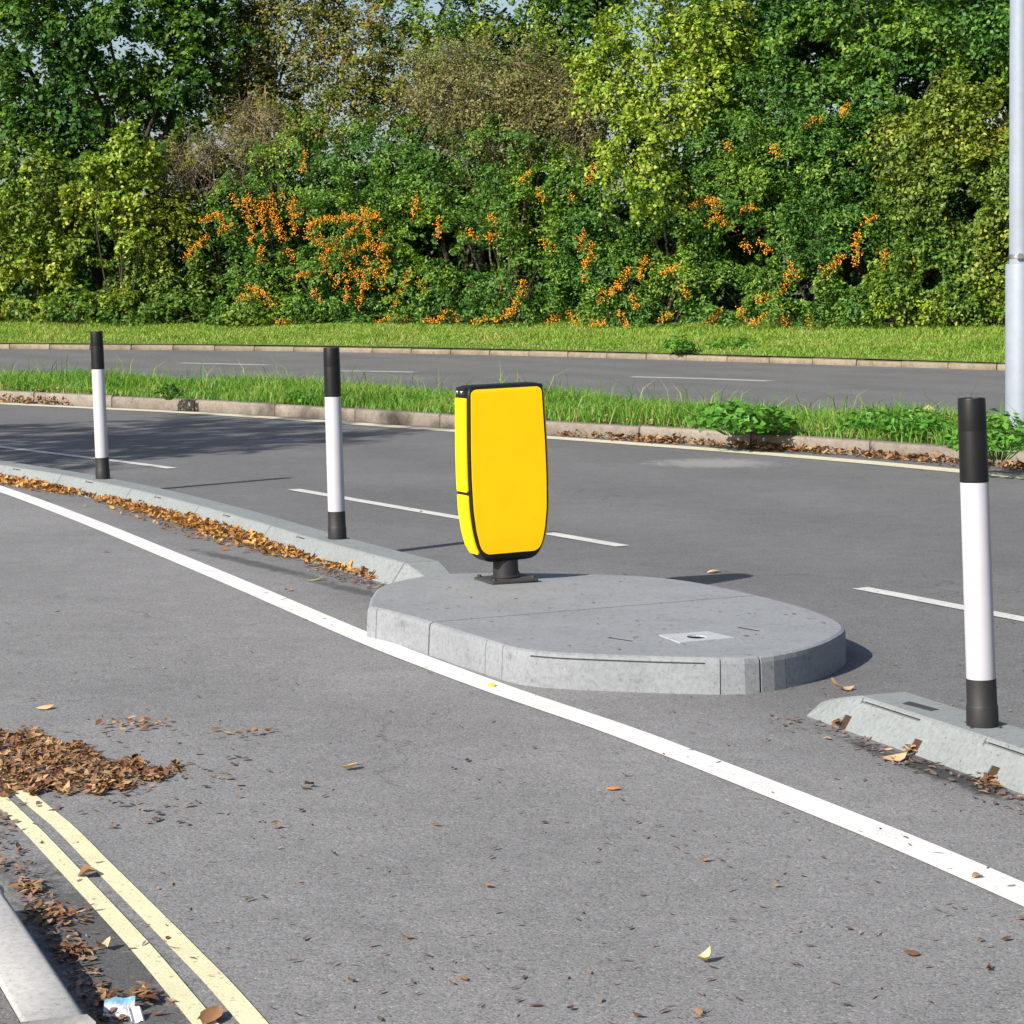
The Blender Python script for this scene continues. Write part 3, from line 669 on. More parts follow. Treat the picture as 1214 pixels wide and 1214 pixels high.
tag(curl_leaves(np.array(fr), .026, M_DARKBITS, 'leaf_litter', 22, .12, .3), 'thin scatter of brown leaf scraps around the leaf heap', 'leaf scatter', kind='stuff')
# drift along the separator foot
dr = []
while len(dr) < 4200:
    i = g.integers(0, len(mf) - 1); t = g.random(); p = mf[i].lerp(mf[i + 1], t); px = CX + F * p.x / p.y
    if px > 448 or px < -200: continue
    wd = np.interp(px, [-200, 0, 60, 90, 110, 150, 260, 340, 365, 400, 448], [.14, .13, .14, .08, .04, .13, .19, .15, .06, .07, .03]); nn = normals2(mf[max(0, i - 1):i + 2])[0]
    s = -abs(g.normal(0, .5)) * wd + .03
    if g.random() > wd / .22 + .08 and px > 80: continue
    hh = max(0.0, (wd + s) / wd) * wd * .24
    q_ = p + nn * s; dr.append((q_.x, q_.y, g.uniform(0.1, 1) * max(0, hh)))
tag(curl_leaves(np.array(dr), .040, M_TANLEAF, 'leaf_litter', 23, .35, .5, .45), 'drift of tan and orange leaves against the left separator', 'leaf drift', kind='stuff')
# leaves against the median kerb
ml = []
def kerb_leaves(x0, x1, N, width, hmax, up=0.0):
    c = 0
    while c < N:
        i = g.integers(0, len(kerbline) - 1); p = kerbline[i].lerp(kerbline[i + 1], g.random()); px = CX + F * p.x / p.y
        if not (x0 < px < x1) or g.random() > .35 + .65 * math.sin(px * .021 + 1.0) ** 2: continue
        nn = normals2(kerbline[i:i + 2])[0]; s = -abs(g.normal(0, .5)) * width; q_ = p + nn * s
        ml.append((q_.x, q_.y, g.uniform(0, 1) * hmax * max(0, 1 + s / width))); c += 1
kerb_leaves(670, 1400, 1300, .20, .05); kerb_leaves(-100, 90, 260, .14, .10)
c = 0
while c < 420:   # and on top of the kerb and the grass edge
    i = g.integers(0, len(kerbline) - 1); p = kerbline[i].lerp(kerbline[i + 1], g.random()); px = CX + F * p.x / p.y
    if not (700 < px < 1400 or -100 < px < 100): continue
    nn = normals2(kerbline[i:i + 2])[0]; q_ = p + nn * g.uniform(0.02, .5); ml.append((q_.x, q_.y, .13 + g.uniform(0, .05))); c += 1
tag(curl_leaves(np.array(ml), .055, M_DRYLEAF, 'leaf_litter', 24, .35, .5, .5), 'brown leaves lying against the median kerb', 'leaf drift', kind='stuff')
# bits and needles all over the road
sc = []
while len(sc) < 800:
    x = g.uniform(-80, 1300); y = 560 + (1250 - 560) * g.random() ** 1.05; p = gp(x, y)
    if y < 700 and g.random() < .55: continue
    sc.append((p.x, p.y, 0))
sc = np.array(sc)
tag(curl_leaves(sc[60:], .024, M_DARKBITS, 'leaf_litter', 25, .06, .22, .26), 'dark leaf crumbs and twig bits strewn over the asphalt', 'leaf crumbs', kind='stuff')
tag(curl_leaves(sc[:60], .030, M_DRYLEAF, 'leaf_litter', 26, .12, .5), 'small brown leaves strewn over the asphalt', 'leaf scatter', kind='stuff')
gt = []
for _ in range(420):
    x = g.uniform(-30, 150); t_ = g.random(); y = np.interp(x, [-30, 0, 112, 150], [985, 1020, 1205, 1270]) - g.uniform(-8, 60) ; p = gp(x, y); gt.append((p.x, p.y, 0))
for _ in range(250):
    p = nf[g.integers(0, len(nf))]; gt.append((p.x - abs(g.normal(0, .07)), p.y - abs(g.normal(0, .05)), 0))
for _ in range(200):
    x = g.uniform(360, 470); p = gp(x, np.interp(x, [360, 470], [667, 698]) + abs(g.normal(0, 6))); gt.append((p.x, p.y, 0))
tag(curl_leaves(np.array(gt), .024, M_DARKBITS, 'leaf_litter', 27, .2, .4, .45), 'dark rotted leaf scraps in the gutters', 'leaf scraps', kind='stuff')
gl = []
for (cx_, cy_, n_, sx_, sy_) in ((35, 1058, 26, 16, 4), (65, 1087, 40, 28, 7), (85, 1133, 16, 18, 4), (170, 1186, 26, 20, 6), (130, 1187, 10, 8, 5), (155, 862, 26, 30, 4), (300, 872, 12, 35, 4), (1168, 932, 22, 12, 6), (991, 862, 9, 4, 3), (1077, 893, 9, 5, 3)):
    for _ in range(int(n_ * 1.7)):
        p = gp(cx_ + g.normal(0, sx_) * .7, cy_ + g.normal(0, sy_) * .7); gl.append((p.x, p.y, g.uniform(0, .015)))
tag(curl_leaves(np.array(gl), .027, M_DRYLEAF, 'leaf_litter', 28, .2, .4, .45), 'loose brown leaves by the near kerb and the separator notches', 'leaf scatter', kind='stuff')
it = []
while len(it) < 70:
    x = g.uniform(470, 980); y = g.uniform(688, 772); p = gp(x, y, ZI)
    if abs((p - cen).dot(NA)) < .68 and abs((p - cen).dot(UA)) < .95: it.append((p.x, p.y, ZI - .003))
tag(curl_leaves(np.array(it), .020, M_DARKBITS, 'leaf_litter', 29, .06, .25, .35), 'dark leaf crumbs lying on top of the concrete island', 'leaf crumbs', kind='stuff')
# single leaves one can point at
def one_leaf(px, size, mat, label, curl=.8, asp=.7, seed=1, flat=.2, group=None):
    p = gp(*px); o = curl_leaves(np.array([(0, 0, 0.0)]), size, mat, 'fallen_leaf', seed, flat, curl, asp); o.location = p
    return tag(o, label, 'fallen leaf', group)
one_leaf((838, 1141), .062, M_PALELEAF, 'pale curled leaf alone on the near asphalt at lower right', 1.5, .8, 3)
one_leaf((1060, 901), .075, M_PALELEAF, 'pale leaf beside the middle notch of the near separator', 1.2, .7, 5)
one_leaf((1182, 936), .06, M_TANLEAF, 'orange leaf by the right-hand notch of the near separator', 1.0, .6, 6)
one_leaf((104, 1040), .05, M_DRYLEAF, 'brown curled leaf on the double yellow lines', .8, .8, 7)
one_leaf((122, 1127), .042, M_PALELEAF, 'tan cupped leaf between the kerb and the yellow lines', .8, .9, 8)
one_leaf((250, 1211), .075, M_DRYLEAF, 'large brown leaf across the yellow lines at bottom', .5, .55, 9)
one_leaf((372, 689), .075, M_YLEAF, 'greenish yellow leaf on the cycle lane by the leaf drift', .3, .4, 10)
one_leaf((342, 701), .07, M_ORLEAF, 'orange leaf between the white line and the leaf drift', .5, .7, 11)
one_leaf((582, 815), .045, M_YLEAF, 'yellow leaf on the white line below the island', .9, .7, 12)
one_leaf((997, 819), .085, M_PALELEAF, 'pale leaf between the island and the near separator', .6, .5, 13)
one_leaf((415, 913), .06, M_PALELEAF, 'pale flat leaf on the asphalt right of the leaf heap', .6, .5, 14)
one_leaf((53, 841), .055, M_PALELEAF, 'pale leaf on the asphalt just above the leaf heap', .7, .6, 15)
one_leaf((846, 679), .10, M_PALELEAF, 'pale leaf on the road behind the island', .2, .4, 16, .05)
one_leaf((1100, 514), .22, M_PALELEAF, 'big pale leaf in the grass left of the nearest post', 1.0, .7, 17).location.z = .2
one_leaf((727, 937), .05, M_ORLEAF, 'pinkish brown leaf on the asphalt below the white line', .6, .5, 18)
# crumpled wrapper
wr = gp(141, 1204); bm = bmesh.new()
bmesh.ops.create_grid(bm, x_segments=8, y_segments=6, size=.5)
for v in bm.verts:
    v.co = Vector((v.co.x * .062, v.co.y * .075, .010 + .003 * math.sin(v.co.x * 9) * math.cos(v.co.y * 7) + .002 * math.sin(v.co.y * 13 + v.co.x * 5) + .012 * max(0, v.co.y)))
t = NT('wrapper_print'); co = t.objco(); sx = t.n('ShaderNodeSeparateXYZ'); t.l(co, sx.inputs[0])
c = t.ramp(t.math('ADD', t.math('MULTIPLY', sx.outputs[1], 12), 0.5), [(0.0, (.55, .25, .25)), (.22, (.55, .53, .56)), (.45, (.58, .58, .6)), (.55, (.55, .5, .58)), (.66, (.58, .58, .61)), (.85, (.16, .36, .48))])
t.col(t.mix(1.0, c, t.ramp(t.noise(90, 3, .6, co), [(.3, .7), (.7, 1.05)]), 'MULTIPLY')); t.rough(.35); M_WRAP = t.m
wo = bm_obj('wrapper', bm, M_WRAP); wo.location = wr; wo.rotation_euler = (math.radians(18), 0, .1); md = wo.modifiers.new('s', 'SOLIDIFY'); md.thickness = .001
tag(wo, 'crumpled white and blue wrapper in the gutter by the near kerb', 'litter')
bm = bmesh.new(); bmesh.ops.create_grid(bm, x_segments=5, y_segments=5, size=.5)
for v in bm.verts: v.co = Vector((v.co.x * .03, v.co.y * .04, .012 + .004 * math.sin(v.co.x * 7) + .008 * v.co.y))
wo = bm_obj('paper_scrap', bm, m_plain('white_paper', (.75, .74, .74), .7, .1, 40)); wo.location = gp(160, 1209); wo.rotation_euler = (.3, .2, .5); md = wo.modifiers.new('s', 'SOLIDIFY'); md.thickness = .001
tag(wo, 'small white paper scrap just right of the wrapper', 'litter')

# ------------------------------------------------------------------ grass
def blades(name, base, hgt, wid, mat, seed, lean=.35):
    g = np.random.default_rng(seed); N = len(base)
    h = hgt * g.uniform(.5, 1.25, N); az = g.uniform(0, 2 * np.pi, N); ln = np.abs(g.normal(lean, .22, N)) * h
    face = g.uniform(0, 2 * np.pi, N); wv = np.stack([np.cos(face), np.sin(face), 0 * face], -1) * (wid * g.uniform(.6, 1.4, N))[:, None] * .5
    dv = np.stack([np.cos(az), np.sin(az), 0 * az], -1) * ln[:, None]
    up = np.array([0, 0, 1.0])
    m = base + dv * .3 + up * (h * .58)[:, None]; tip = base + dv + up * (h * .98 - .2 * ln)[:, None]
    V = np.stack([base - wv, base + wv, m + wv * .8, m - wv * .8, tip], 1).reshape(-1, 3); k = np.arange(N) * 5
    return np_mesh(name, V, [np.stack([k, k + 1, k + 2, k + 3], 1), np.stack([k + 3, k + 2, k + 4], 1)], mat)
def field(x, y): return .5 + .25 * (np.sin(x * 2.1 + 1.3 * np.sin(y * 1.7)) + np.sin(y * 2.9 + x * 1.1 + 2))
# median
K = np.array([(p.x, p.y) for p in kerbline]); KN = np.array([(n_.x, n_.y) for n_ in normals2(kerbline)]); kpx = CX + F * K[:, 0] / K[:, 1]
ok = np.where((kpx > -650) & (kpx < 1600))[0]
N = 85000; i = RNG.choice(ok[:-1], N); t_ = RNG.random(N)[:, None]; s = RNG.random(N) ** .9 * 2.15 + .02 + .10 * RNG.random(N)
XY = K[i] * (1 - t_) + K[i + 1] * t_ + KN[i] * s[:, None]; z = .12 + .06 * np.clip(1 - np.abs(s - 1.1) / 1.0, 0, 1)
fh = .05 + .16 * field(XY[:, 0], XY[:, 1]) ** 1.4 + .05 * RNG.random(N) + .22 * (RNG.random(N) > .985)
tag(blades('grass', np.column_stack([XY, z]), fh, .009, M_GRASS_MED, 31, .6), 'long bright green grass on the median', 'grass', kind='stuff')
# verge
N = 120000; x = RNG.uniform(-330, 1560, N); u = RNG.random(N)
d0 = np.interp(x, far_px, far_d) + .3; dh = np.array([hedge_base(a)[0] for a in x]); yh = np.array([hedge_base(a)[1] for a in x]); d0 = d0 - .06; d = d0 + (dh + .8 - d0) * u
zh = H - (yh - HOR) * dh / F; mid = .12 * .4 + zh * .6; d0 = d0 - .02; dm = (d0 + dh) / 2
z = np.where(d < d0 + .35, .115 + .045 * (d - d0) / .35, np.where(d < dm, .16 + (mid - .16) * (d - d0 - .35) / (dm - d0 - .35), np.where(d < dh, mid + (zh - mid) * (d - dm) / (dh - dm), zh + .25 * (d - dh) / 4)))
X = (x - CX) / F * d
tag(blades('grass', np.column_stack([X, d, z]), (.055 + .09 * field(X * .8, d) ** 1.5) * np.interp(u, [0, .12, .3], [.5, .8, 1]), .014, M_GRASS_VER, 32, .7), 'short yellow-green grass on the far verge', 'grass', kind='stuff')

# ------------------------------------------------------------------ foliage
def leaf_quads(C, Nn, L, Wd, g):
    N = len(C); rnd = unit(g.normal(size=(N, 3))); T = unit(np.cross(Nn, rnd)); B = np.cross(Nn, T)
    l = (L * g.uniform(.65, 1.3, N))[:, None] * .5; w_ = (Wd * g.uniform(.65, 1.3, N))[:, None] * .5
    fold = Nn * w_ * .45
    V = np.stack([C - T * l, C + B * w_ + fold - T * l * .15, C + T * l, C - B * w_ + fold - T * l * .15], 1).reshape(-1, 3)
    return V, (np.arange(N) * 4)[:, None] + np.arange(4)[None]
def crown_points(lobes, n_clump, sprays, per, g, rc, spray_len, droop, front=.55, shell=.45, out=.7, upw=.45):
    """sprays of leaves: clumps on and in the lobes, each a tuft of short arching twigs"""
    Lb = np.array(lobes); pr = (Lb[:, 3] * Lb[:, 5] + Lb[:, 4] * Lb[:, 5]); pr /= pr.sum()
    k = g.choice(len(Lb), n_clump, p=pr); D = unit(g.normal(size=(n_clump, 3)))
    fl = (D[:, 1] > 0) & (g.random(n_clump) < front); D[fl, 1] *= -1
    rad = 1.04 - shell * g.random(n_clump) ** 1.6
    # knobbly outline
    kn = 1 + .16 * np.sin(D[:, 0] * 7 + k) * np.sin(D[:, 2] * 6 + 2 * k) + .10 * np.sin(D[:, 1] * 13 + D[:, 2] * 11)
    C = Lb[k, :3] + D * Lb[k, 3:6] * (rad * kn)[:, None]
    m = n_clump * sprays; Cs = np.repeat(C, sprays, 0); Ds = np.repeat(D, sprays, 0); rcs = np.repeat(rc * g.uniform(.55, 1.4, n_clump), sprays)
    start = Cs + g.normal(size=(m, 3)) * (rcs * .22)[:, None]
    dirn = unit(Ds * out + unit(g.normal(size=(m, 3))) * .85 + np.array([0, 0, upw])); ln = spray_len * g.uniform(.5, 1.3, m)
    t = (np.arange(per) + .5) / per; tt = np.clip(t[None] + g.normal(0, .05, (m, per)), 0, 1)
    P = start[:, None] + dirn[:, None] * (ln[:, None] * tt)[..., None]
    P[..., 2] -= droop * ln[:, None] * tt ** 2
    P += g.normal(size=P.shape) * (spray_len * .085)
    Nn = unit(np.repeat(dirn[:, None], per, 1) * .65 + np.array([0, 0, .5]) + Ds[:, None] * .3 + g.normal(size=P.shape) * .42)
    return P.reshape(-1, 3), Nn.reshape(-1, 3), C
def px_lobes(lst, dd):
    """(x, y, rx, ry [, extra depth [, depth radius]]) in the photograph -> world ellipsoids standing at the hedge"""
    out = []
    for e in lst:
        x, y, rx, ry = e[:4]; ex = e[4] if len(e) > 4 else 0; d = hedge_base(x)[0] + dd + ex; p = pp(x, y, d); s = d / F; ry_m = e[5] if len(e) > 5 else max(.7, min(1.5, rx * s * .85))
        out.append((p.x, p.y, p.z, rx * s, ry_m, ry * s))
    return out
def ground_z(x, d):
    px = CX + F * x / d; dh, yh = hedge_base(px); return H - (yh - HOR) * dh / F
def woody(base, tips, r0, g, bend=.25):
    paths = []
    for tp in tips:
        tp = np.array(tp); n_ = 7; t = np.linspace(0, 1, n_)[:, None]; b = np.array(base)
        mid = (b + tp) / 2 + g.normal(size=3) * np.linalg.norm(tp - b) * bend * .5; mid[2] += .1 * np.linalg.norm(tp - b)
        P = (1 - t) ** 2 * b + 2 * t * (1 - t) * mid + t ** 2 * tp
        paths.append((P, np.linspace(r0, r0 * .22, n_)))
    return paths
# hollows in the face of the hedge where the inside lies in deep shade
HOLLOWS = [(512, 285, 36, 26), (560, 306, 36, 20), (884, 292, 40, 28), (862, 352, 22, 20), (120, 292, 20, 22), (108, 330, 24, 20), (228, 214, 34, 18), (1140, 244, 26, 28), (1012, 322, 20, 20), (186, 150, 26, 22), (90, 175, 30, 14), (640, 212, 14, 10), (955, 345, 16, 16), (790, 290, 16, 16), (1080, 100, 26, 20), (960, 60, 30, 18), (740, 250, 12, 14), (430, 215, 16, 12), (355, 285, 14, 12), (30, 345, 22, 14), (1105, 330, 18, 16), (140, 60, 30, 20), (40, 90, 26, 20), (210, 300, 14, 20)]
def plant(name, cat, label, lobes, mat, n_clump, sprays=7, per=7, leaf=(.085, .05), rc=.3, spray_len=.34, droop=.35, seed=1, front=.55, shell=.45, stems=4, r0=.05, trunk=None, bark=None, part='stem', group=None, upw=.45, twigs=0, twig_mat=None, fill=0.0, out=.7, dens=1.15, hollow=True):
    g = np.random.default_rng(seed); Lb = np.array(lobes); n_clump = int(n_clump * dens * 1.3); leaf = (leaf[0] * 1.06, leaf[1] * 1.08)
    bx = float(np.mean(Lb[:, 0])); by = float(np.mean(Lb[:, 1])); bz = ground_z(bx, by) - .05
    if trunk is not None: bx, by, bz = trunk
    root = empty(name, (bx, by, bz), label, cat, group)
    P, Nn, C = crown_points(lobes, n_clump, sprays, per, g, rc, spray_len, droop, front, shell, out, upw)
    if fill:
        nf_ = int(len(P) * fill); k = g.integers(0, len(Lb), nf_); D = unit(g.normal(size=(nf_, 3))); R = g.random(nf_) ** .5 * .8
        P = np.concatenate([P, Lb[k, :3] + D * Lb[k, 3:6] * R[:, None]]); Nn = np.concatenate([Nn, unit(g.normal(size=(nf_, 3)) + np.array([0, -.3, .6]))])
    px_ = CX + F * P[:, 0] / P[:, 1]; py_ = HOR - F * (P[:, 2] - H) / P[:, 1]; keep = P[:, 2] > bz + .06
    for hx, hy, ha, hb in HOLLOWS if hollow else ():
        keep &= ((px_ - hx) / (ha * .8)) ** 2 + ((py_ - hy) / (hb * .8)) ** 2 + .35 * np.sin(px_ * .21 + py_ * .13) + .3 * np.sin(py_ * .31 - px_ * .11) > 1
    P, Nn = P[keep], Nn[keep]
    V, Q = leaf_quads(P, Nn, leaf[0], leaf[1], g); np_mesh('crown', V, Q, mat, root)
    tips = [Lb[i % len(Lb), :3] + g.normal(size=3) * Lb[i % len(Lb), 3:6] * .35 for i in range(stems)]
    tb = [(bx + g.normal() * .12, by + g.normal() * .12, bz) for _ in range(stems)]
    paths = []
    for b, tp in zip(tb, tips): paths += woody(b if trunk is None else (bx, by, bz), [tp], r0, g)
    # side limbs out to some of the clumps
    for c in C[g.choice(len(C), min(len(C), 14 + stems * 2), replace=False)]:
        k = int(np.argmin(((Lb[:, :3] - c) ** 2).sum(1))); paths += woody(Lb[k, :3], [c], r0 * .35, g)
    V, Q = tubes(paths, 6); np_mesh(part, V, Q, bark or M_BARK, root, smooth=True)
    if twigs:
        tp = []
        for c in C[g.choice(len(C), min(len(C), twigs), replace=twigs > len(C))]:
            k = int(np.argmin(((Lb[:, :3] - c) ** 2).sum(1))); dirn = unit(c - Lb[k, :3] + g.normal(size=3) * .35); st = c - dirn * .35
            for _ in range(5):
                dd_ = unit(dirn + g.normal(size=3) * .55); ln = g.uniform(.35, .95); t = np.linspace(0, 1, 5)[:, None]
                Pt = st + dd_ * ln * t + np.array([0, 0, -.22]) * ln * t ** 2 + g.normal(size=(5, 3)) * .018; tp.append((Pt, np.linspace(.008, .003, 5)))
        V, Q = tubes(tp, 3); np_mesh('twigs', V, Q, twig_mat or M_GREYTWIG, root)
    return root, Lb, g
PAL = {
 'dark': [(0.013, 0.041, 0.006), (0.024, 0.074, 0.010), (0.044, 0.121, 0.017), (0.091, 0.196, 0.027)],
 'mid': [(0.028, 0.073, 0.011), (0.056, 0.132, 0.018), (0.112, 0.211, 0.029), (0.210, 0.304, 0.048)],
 'pyra': [(0.022, 0.069, 0.014), (0.042, 0.125, 0.021), (0.084, 0.198, 0.033), (0.182, 0.304, 0.053)],
 'olive': [(0.042, 0.086, 0.012), (0.084, 0.158, 0.019), (0.147, 0.244, 0.031), (0.308, 0.370, 0.071)],
 'olive2': [(0.039, 0.077, 0.012), (0.077, 0.143, 0.020), (0.140, 0.224, 0.033), (0.280, 0.330, 0.071)],
 'brown': [(0.085, 0.090, 0.028), (0.135, 0.142, 0.042), (0.195, 0.205, 0.062), (0.30, 0.26, 0.12)],
 'lime': [(0.064, 0.127, 0.010), (0.140, 0.231, 0.018), (0.245, 0.341, 0.032), (0.420, 0.451, 0.079)],
 'autumn': [(0.057, 0.078, 0.016), (0.108, 0.126, 0.024), (0.191, 0.192, 0.037), (0.331, 0.240, 0.070)],
}
ML = {k: m_leaf('leaf_' + k, v, .28, .5, 1.1, .25, 0 if k in ('lime', 'brown', 'autumn') else .55) for k, v in PAL.items()}
S = plant
# back row that closes the view behind the hedge
S('broadleaf_tree', 'tree', 'dark tall tree at left with deep green leaves', px_lobes([(50, 40, 95, 80), (150, 20, 90, 80), (105, 120, 85, 55), (210, 90, 65, 60), (30, 165, 70, 55), (185, 165, 55, 45), (250, 20, 60, 60), (120, 200, 70, 35, .5), (90, -90, 150, 80), (240, -80, 90, 70)], 2.4), ML['dark'], 430, 8, 8, (.13, .085), .34, .42, .3, 41, .6, .6, 7, .13, part='trunk', fill=.05)
S('broadleaf_tree', 'tree', 'sparse autumn tree with sky showing between its twigs', px_lobes([(350, 40, 70, 60), (430, 70, 60, 60), (330, 110, 45, 40), (400, 0, 80, 40), (480, 110, 50, 50), (380, -80, 120, 50), (285, 85, 36, 45), (290, 20, 40, 40), (270, 130, 40, 34), (335, 150, 45, 34), (405, 130, 45, 40), (300, 110, 40, 40)], 3.6), ML['autumn'], 640, 7, 7, (.085, .055), .3, .42, .3, 42, .4, .7, 6, .07, part='trunk', twigs=90, twig_mat=M_GREYTWIG)
S('broadleaf_tree', 'tree', 'dark green tree behind the brown twiggy shrub at top centre', px_lobes([(520, 20, 70, 55), (600, 10, 70, 50), (560, 80, 60, 50), (670, 30, 50, 50), (490, 60, 40, 40), (580, -80, 120, 60)], 4.2), ML['mid'], 250, 7, 7, (.1, .06), .3, .4, .3, 43, .5, .6, 6, .09, part='trunk')
S('broadleaf_tree', 'tree', 'mid green tree along the top right beside the lamp post', px_lobes([(930, 40, 80, 60), (1030, 30, 80, 60), (1120, 50, 80, 60), (980, 110, 80, 50), (1180, 10, 60, 60), (1060, 110, 70, 50), (1000, -70, 160, 60), (1260, 40, 90, 90)], 2.0), ML['pyra'], 430, 8, 8, (.1, .06), .3, .4, .35, 44, .6, .5, 7, .05, part='trunk', fill=.1)
S('broadleaf_tree', 'tree', 'yellow-green tree with bright lit leaves right of centre', px_lobes([(775, 50, 60, 55), (735, 110, 45, 50), (810, 110, 55, 55), (760, 165, 50, 35, -.8), (850, 40, 45, 50), (720, 190, 30, 25, -1.0), (715, 60, 35, 40), (790, -50, 90, 60), (850, 110, 35, 45), (770, 225, 40, 22, -1.2)], 0.4), ML['lime'], 330, 7, 7, (.085, .060), .3, .38, .4, 45, .6, .55, 6, .05, part='trunk', bark=M_BARK, trunk=(3.6, 48.5, .45))
S('bare_shrub', 'shrub', 'leggy shrub of bare grey-brown branches above the orange berries', px_lobes([(255, 175, 55, 40), (300, 150, 45, 35), (215, 205, 40, 35), (300, 190, 35, 25)], 1.0), ML['autumn'], 110, 5, 6, (.06, .035), .3, .3, .2, 46, .6, .8, 12, .025, twigs=240, twig_mat=M_GREYTWIG, bark=M_BARK)
S('twiggy_shrub', 'shrub', 'brownish twiggy shrub at top centre above the berry hedge', px_lobes([(600, 100, 70, 60), (545, 120, 55, 50), (655, 125, 50, 55), (620, 165, 60, 40), (520, 90, 40, 40), (690, 150, 30, 40)], 1.3), ML['brown'], 330, 7, 7, (.06, .035), .3, .42, .25, 47, .6, .5, 8, .03, twigs=260, twig_mat=M_BROWNTWIG, bark=M_BROWNTWIG)
# front row
S('leafy_bush', 'bush', 'pale olive bush at the left edge below the dark tree', px_lobes([(45, 225, 75, 55), (20, 290, 75, 60), (85, 300, 60, 60), (50, 350, 80, 35), (110, 250, 35, 40), (-70, 260, 80, 90)], 0.9), ML['olive'], 330, 8, 7, (.10, .065), .28, .34, .35, 48, .6, .4, 6, .04, fill=.15)
S('sapling', 'sapling', 'bright lime green sapling in front of the dark tree', px_lobes([(150, 190, 38, 26), (165, 165, 18, 20), (118, 212, 35, 22), (165, 220, 26, 26), (140, 255, 22, 22), (160, 285, 20, 30)], 0.0), ML['lime'], 75, 7, 7, (.10, .065), .2, .3, .35, 49, .6, .5, 4, .025)
S('leafy_bush', 'bush', 'khaki bush under the lime sapling', px_lobes([(160, 310, 45, 50), (195, 270, 40, 45), (205, 330, 50, 50), (150, 355, 55, 30), (230, 355, 45, 30)], 0.7), ML['olive2'], 240, 8, 7, (.085, .05), .26, .34, .4, 50, .6, .45, 6, .03, fill=.15)
S('ground_shrub', 'low plants', 'low green plants at the hedge foot below the khaki bush', px_lobes([(90, 366, 45, 18), (160, 368, 45, 18), (225, 372, 45, 16), (290, 375, 40, 14)], -.2), ML['mid'], 90, 7, 6, (.09, .05), .2, .25, .5, 51, .7, .4, 6, .012)
berry = {}
def pyra(label, lst, n_clump, seed, dd=.9):
    r, Lb, g = S('berry_shrub', 'shrub', label, px_lobes(lst, dd), ML['pyra'], n_clump, 10, 9, (.078, .036), .26, .40, .5, seed, .6, .5, 8, .035, group='firethorn shrubs with orange berries', fill=.06, dens=.72)
    berry[r.name] = (r, Lb, g); return r
b1 = pyra('green shrub at left centre, heavily hung with orange berries', [(300, 255, 60, 50), (375, 185, 70, 60), (420, 265, 70, 65), (280, 320, 60, 55), (365, 330, 75, 50), (450, 335, 60, 45), (460, 190, 60, 55), (330, 365, 80, 25), (420, 370, 70, 25), (500, 245, 40, 60)], 470, 61)
b2 = pyra('berry shrub behind the yellow bollard, thin on berries', [(540, 220, 65, 60), (560, 310, 70, 60), (605, 180, 60, 45), (640, 250, 60, 60), (630, 330, 70, 50), (520, 365, 60, 30), (620, 372, 70, 22), (680, 220, 45, 50)], 430, 62)
b3 = pyra('berry shrub right of centre below the yellow-green tree', [(720, 260, 60, 60), (745, 335, 65, 55), (815, 250, 60, 60), (845, 330, 70, 55), (780, 372, 80, 22), (700, 310, 40, 60), (880, 230, 50, 60), (870, 170, 55, 50)], 450, 63)
b4 = pyra('berry shrub toward the right, berries in scattered tufts', [(940, 170, 65, 55), (930, 260, 65, 65), (965, 330, 70, 55), (1000, 210, 60, 60), (1030, 290, 55, 60), (930, 372, 80, 22), (1020, 365, 60, 28), (890, 120, 50, 45)], 430, 64)
S('leafy_bush', 'bush', 'light green bush at right against the lamp post', px_lobes([(1090, 170, 60, 50), (1150, 140, 60, 55), (1120, 230, 60, 50), (1170, 220, 55, 60), (1090, 260, 45, 45), (1160, 300, 55, 50), (1230, 250, 60, 120)], 0.8), ML['olive2'], 360, 8, 7, (.085, .052), .28, .36, .35, 66, .6, .45, 7, .04, fill=.15)
S('ground_shrub', 'bush', 'dark low bush at the hedge foot near the lamp post', px_lobes([(1080, 350, 55, 40), (1140, 350, 55, 42), (1190, 360, 40, 32), (1110, 310, 50, 30), (1250, 350, 60, 40)], 0.6), ML['brown' if False else 'mid'], 210, 7, 7, (.075, .045), .25, .3, .4, 67, .6, .45, 6, .025, fill=.1)
# beyond both edges and far behind, so that the row goes on
S('leafy_bush', 'bush', 'mid green bush beyond the left edge of the row', px_lobes([(-200, 300, 90, 90), (-150, 180, 90, 90), (-260, 200, 90, 120)], 1.0), ML['mid'], 260, 7, 7, (.1, .06), .3, .36, .35, 68, .6, .45, 5, .05)
S('leafy_bush', 'bush', 'dark green bush beyond the lamp post', px_lobes([(1360, 300, 90, 90), (1330, 180, 90, 90), (1440, 240, 90, 130)], 0.6), ML['dark'], 260, 7, 7, (.1, .06), .3, .36, .35, 69, .6, .45, 5, .05)
S('broadleaf_tree', 'tree', 'dark background tree deep behind the left part of the hedge', px_lobes([(60, 120, 170, 120), (120, 260, 170, 110), (20, -60, 190, 110), (290, 240, 90, 85), (290, 330, 120, 60)], 6.0), ML['dark'], 420, 8, 8, (.15, .10), .45, .55, .3, 70, .8, .6, 5, .14, part='trunk', fill=.2, hollow=False)
S('broadleaf_tree', 'tree', 'dark background tree deep behind the centre of the hedge', px_lobes([(420, 240, 150, 90), (600, 200, 150, 110), (560, 300, 200, 90), (650, 90, 90, 70), (700, -20, 60, 60)], 5.5), ML['dark'], 420, 8, 8, (.15, .10), .45, .55, .3, 71, .8, .6, 5, .14, part='trunk', fill=.2, hollow=False)
